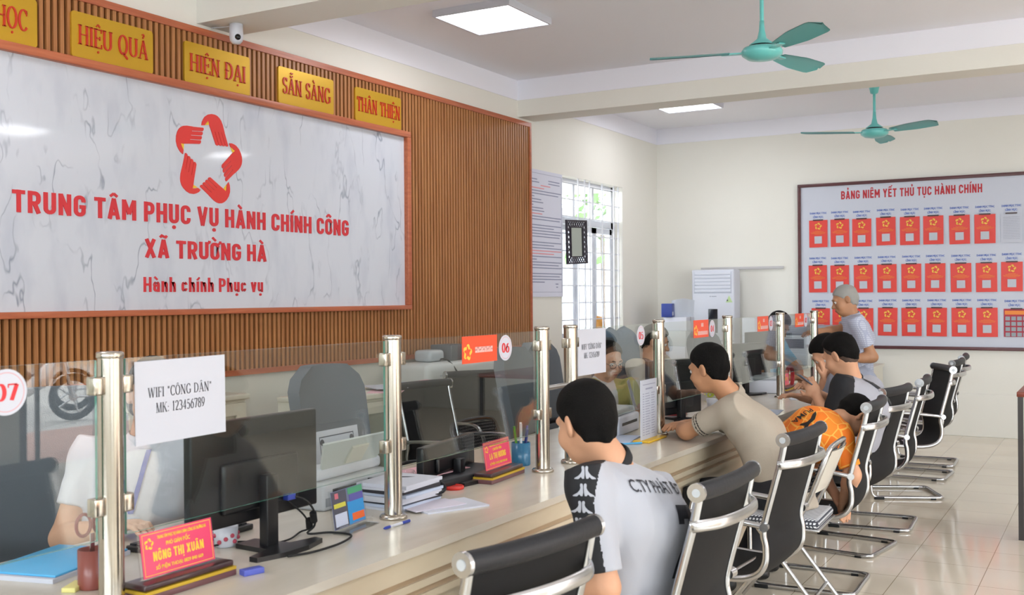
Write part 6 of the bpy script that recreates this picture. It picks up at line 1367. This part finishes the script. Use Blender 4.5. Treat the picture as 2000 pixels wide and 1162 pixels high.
# old man standing
SHC = check_mat('shirt_check', '#c6c9d6', '#a9adc2', .008, .003)
J = dict(pel=(-1.85, 8.88, .86), che=(-1.83, 8.86, 1.14), nec=(-1.885, 8.82, 1.335), head=(-1.925, 8.79, 1.455), hf=(-.82, -.35, -.30), hu=(-.2, 0, 1), shL=(-1.80, 8.68, 1.265), shR=(-1.90, 9.01, 1.27), elL=(-1.70, 8.74, 1.00), wrL=(-1.87, 8.64, .985), elR=(-2.02, 8.92, 1.20), wrR=(-2.13, 8.70, 1.20),
         knL=(-1.83, 8.80, .48), knR=(-1.85, 8.97, .48), anL=(-1.80, 8.80, .085), anR=(-1.82, 8.97, .085))
pw = person('grey-haired old man in a light checked short-sleeved shirt, standing at the end of the counter', (-1.76, 8.9, 0), J, SKIN_TAN, HAIR_GREY, [SHC], mat('trousers_grey', '#44454c', .85), sleeve=.66, seed=30, h=.0065, front=(-.95, -.3, 0), collar=(SHC, 1.1, .045), hair='thin', long_shirt=.17, hipr=.085, fold=.005, brow=BROW_G, hands=(((-.8, .3, -.2), (0, .3, -1), .5), None))
pts, fs = fine([[(-.036, -.022), (.036, -.022), (.036, .022), (-.036, .022)]], .03); decal(pw, 'pocket_phone', pts, fs, (-1.865, 8.67, 1.165), nrm(V3(.85, -.5, -.15)), nrm(V3(0, .1, 1)), (.1, 1, 0), mat('pocket_black', '#17161a', .3), off=.008)

# staff behind the counter
WP = mat('polo_white', '#cbccd6', .8, bump=(30, .12)); LAN = mat('lanyard_blue', '#3f55a8', .6)
J = dict(pel=(-2.99, 2.45, .52), che=(-2.94, 2.52, .80), nec=(-2.915, 2.555, 1.03), head=(-2.90, 2.56, 1.175), hf=(.75, -.6, -.2), shL=(-2.79, 2.675, .965), shR=(-3.05, 2.42, .965), elL=(-2.72, 2.70, .72), wrL=(-2.58, 2.50, .79), elR=(-3.05, 2.31, .71), wrR=(-2.74, 2.28, .785)); J.update(sit(J['pel'], (.75, -.45, 0), (-.45, -.75, 0), .09, .36))
for k in ('knL', 'knR'): J[k][2] = .5
pa = person('woman in white shirt with blue lanyard, face hidden by the first WIFI sheet', (-2.95, 2.5, 0), J, SKIN_PALE, HAIR, [WP], TROUSER, sleeve=.62, seed=41, h=.006, front=(.7, -.7, 0), collar=(WP, 1.06, .035), hair='long', fold=.007, girth=.97)
for sg, x0_ in ((-1, -.055), (1, .055)):
    st = fine([[(x0_-.008, .0), (x0_+.008, .0), (.008*sg*.0+.008, -.215), (.008*sg*.0-.008, -.215)]], .03)
    decal(pa, 'lanyard', st[0], st[1], (-2.87, 2.44, .995), nrm(V3(.7, .7, 0)), nrm(V3(.12, -.12, 1)), (-.7, .7, -.1), LAN, off=.007)
st = fine([[(-.025, -.29), (.025, -.29), (.025, -.225), (-.025, -.225)]], .03); decal(pa, 'name_badge', st[0], st[1], (-2.87, 2.44, .995), nrm(V3(.7, .7, 0)), nrm(V3(.12, -.12, 1)), (-.7, .7, -.1), mat('badge', '#c9d2e2', .4), off=.008)
YG = mat('jacket_yellow_green', '#b3b06a', .85); WS = mat('blouse_white', '#d3d2d4', .8)
J = dict(pel=(-3.05, 6.25, .50), che=(-2.95, 6.28, .76), nec=(-2.92, 6.29, .965), head=(-2.875, 6.285, 1.085), hf=(.78, -.48, -.3), shL=(-2.80, 6.42, .89), shR=(-3.02, 6.12, .89), elL=(-2.72, 6.45, .75), wrL=(-2.60, 6.25, .80), elR=(-2.95, 6.02, .75), wrR=(-2.7, 6.0, .80)); J.update(sit(J['pel'], (1, 0, 0), (0, -1, 0), .09, .32))
nk2 = V3(J['nec']); fn = lambda C: np.where((np.abs((C-nk2)@nrm(V3(.55, .8, 0))) < .05) & ((C-nk2)@nrm(V3(.8, -.6, 0)) > .03), 1, 0)
p2 = person('woman with glasses in a yellow-green jacket, half hidden by the second WIFI sheet', (-2.95, 6.25, 0), J, SKIN_PALE, HAIR, [YG, WS], TROUSER, sleeve=1.0, seed=44, h=.007, topfn=fn, front=(.8, -.5, 0), hair='long', collar=(WS, 1.0, .03), hands=(None, None), girth=.97)
gl = MB(); H = p2['H']; toL = lambda p: tuple(p-p2['base'])
for sg in (-1, 1): gl.tube([toL(H(sg*.033+.024*math.cos(a), .103, .0+.019*math.sin(a))) for a in np.linspace(0, 2*PI, 18)], .0018, 6, cap=False); gl.tube([toL(H(sg*.057, .103, .004)), toL(H(sg*.077, .0, .006))], .0016, 6)
gl.tube([toL(H(-.009, .105, .003)), toL(H(.009, .105, .003))], .0016, 6); obj('glasses', gl, mat('glasses_grey', '#4a4e57', .3, .6), p2['t'])
BG = mat('blouse_beige', '#bdb4a6', .85); CK = check_mat('collar_check', '#c8ccd2', '#20242e', .009, .0075)
J = dict(pel=(-3.05, 7.32, .52), che=(-3.0, 7.29, .82), nec=(-2.985, 7.27, 1.04), head=(-2.955, 7.27, 1.165), hf=(.9, .30, -.3), shL=(-2.96, 7.46, .98), shR=(-3.04, 7.10, .97), elL=(-2.85, 7.55, .76), wrL=(-2.65, 7.42, .82), elR=(-2.96, 7.0, .76), wrR=(-2.68, 7.08, .82)); J.update(sit(J['pel'], (1, 0, 0), (0, -1, 0), .09, .32))
nk3 = V3(J['nec']); fn = lambda C: np.where((np.linalg.norm((C-nk3)*np.array([1, 1, .6]), axis=1) < .125) & (C[:, 2] > .94), 1, 0)
person('person in a beige top with a dark checked collar, behind the fifth steel post', (-3.0, 7.3, 0), J, SKIN, HAIR, [BG, CK], TROUSER, sleeve=1.0, seed=47, h=.007, topfn=fn, front=(.95, .2, 0), hair='short', collar=(CK, 1.08, .03))
LB = mat('polo_light_blue', '#6fb6d6', .8); J = dict(pel=(-2.72, 9.10, .58), che=(-2.66, 9.10, .90), nec=(-2.625, 9.10, 1.12), head=(-2.56, 9.11, 1.235), hf=(.75, -.25, -.6), hu=(.5, 0, .9), shL=(-2.60, 9.29, 1.05), shR=(-2.70, 8.93, 1.05), elL=(-2.45, 9.32, .84), wrL=(-2.36, 9.08, .80), elR=(-2.62, 8.88, .80), wrR=(-2.38, 8.96, .80)); J.update(sit(J['pel'], (1, 0, 0), (0, -1, 0), .09, .38, .5))
p4 = person('person in a light blue polo bent over papers behind the 03 disc', (-2.7, 9.1, 0), J, SKIN_TAN, HAIR, [LB], TROUSER, sleeve=.7, seed=50, h=.007, front=(.9, -.2, 0), collar=(LB, 1.08, .035))
t = thing('held_paper', 'white sheet held up before the woman in the yellow-green jacket', 'paper', (-2.58, 6.03, .80), .35); obj('sheet', MB().box(-.001, .001, -.105, .105, 0, .19, M=Matrix.Rotation(-.25, 4, 'Y')), PAPER, t)
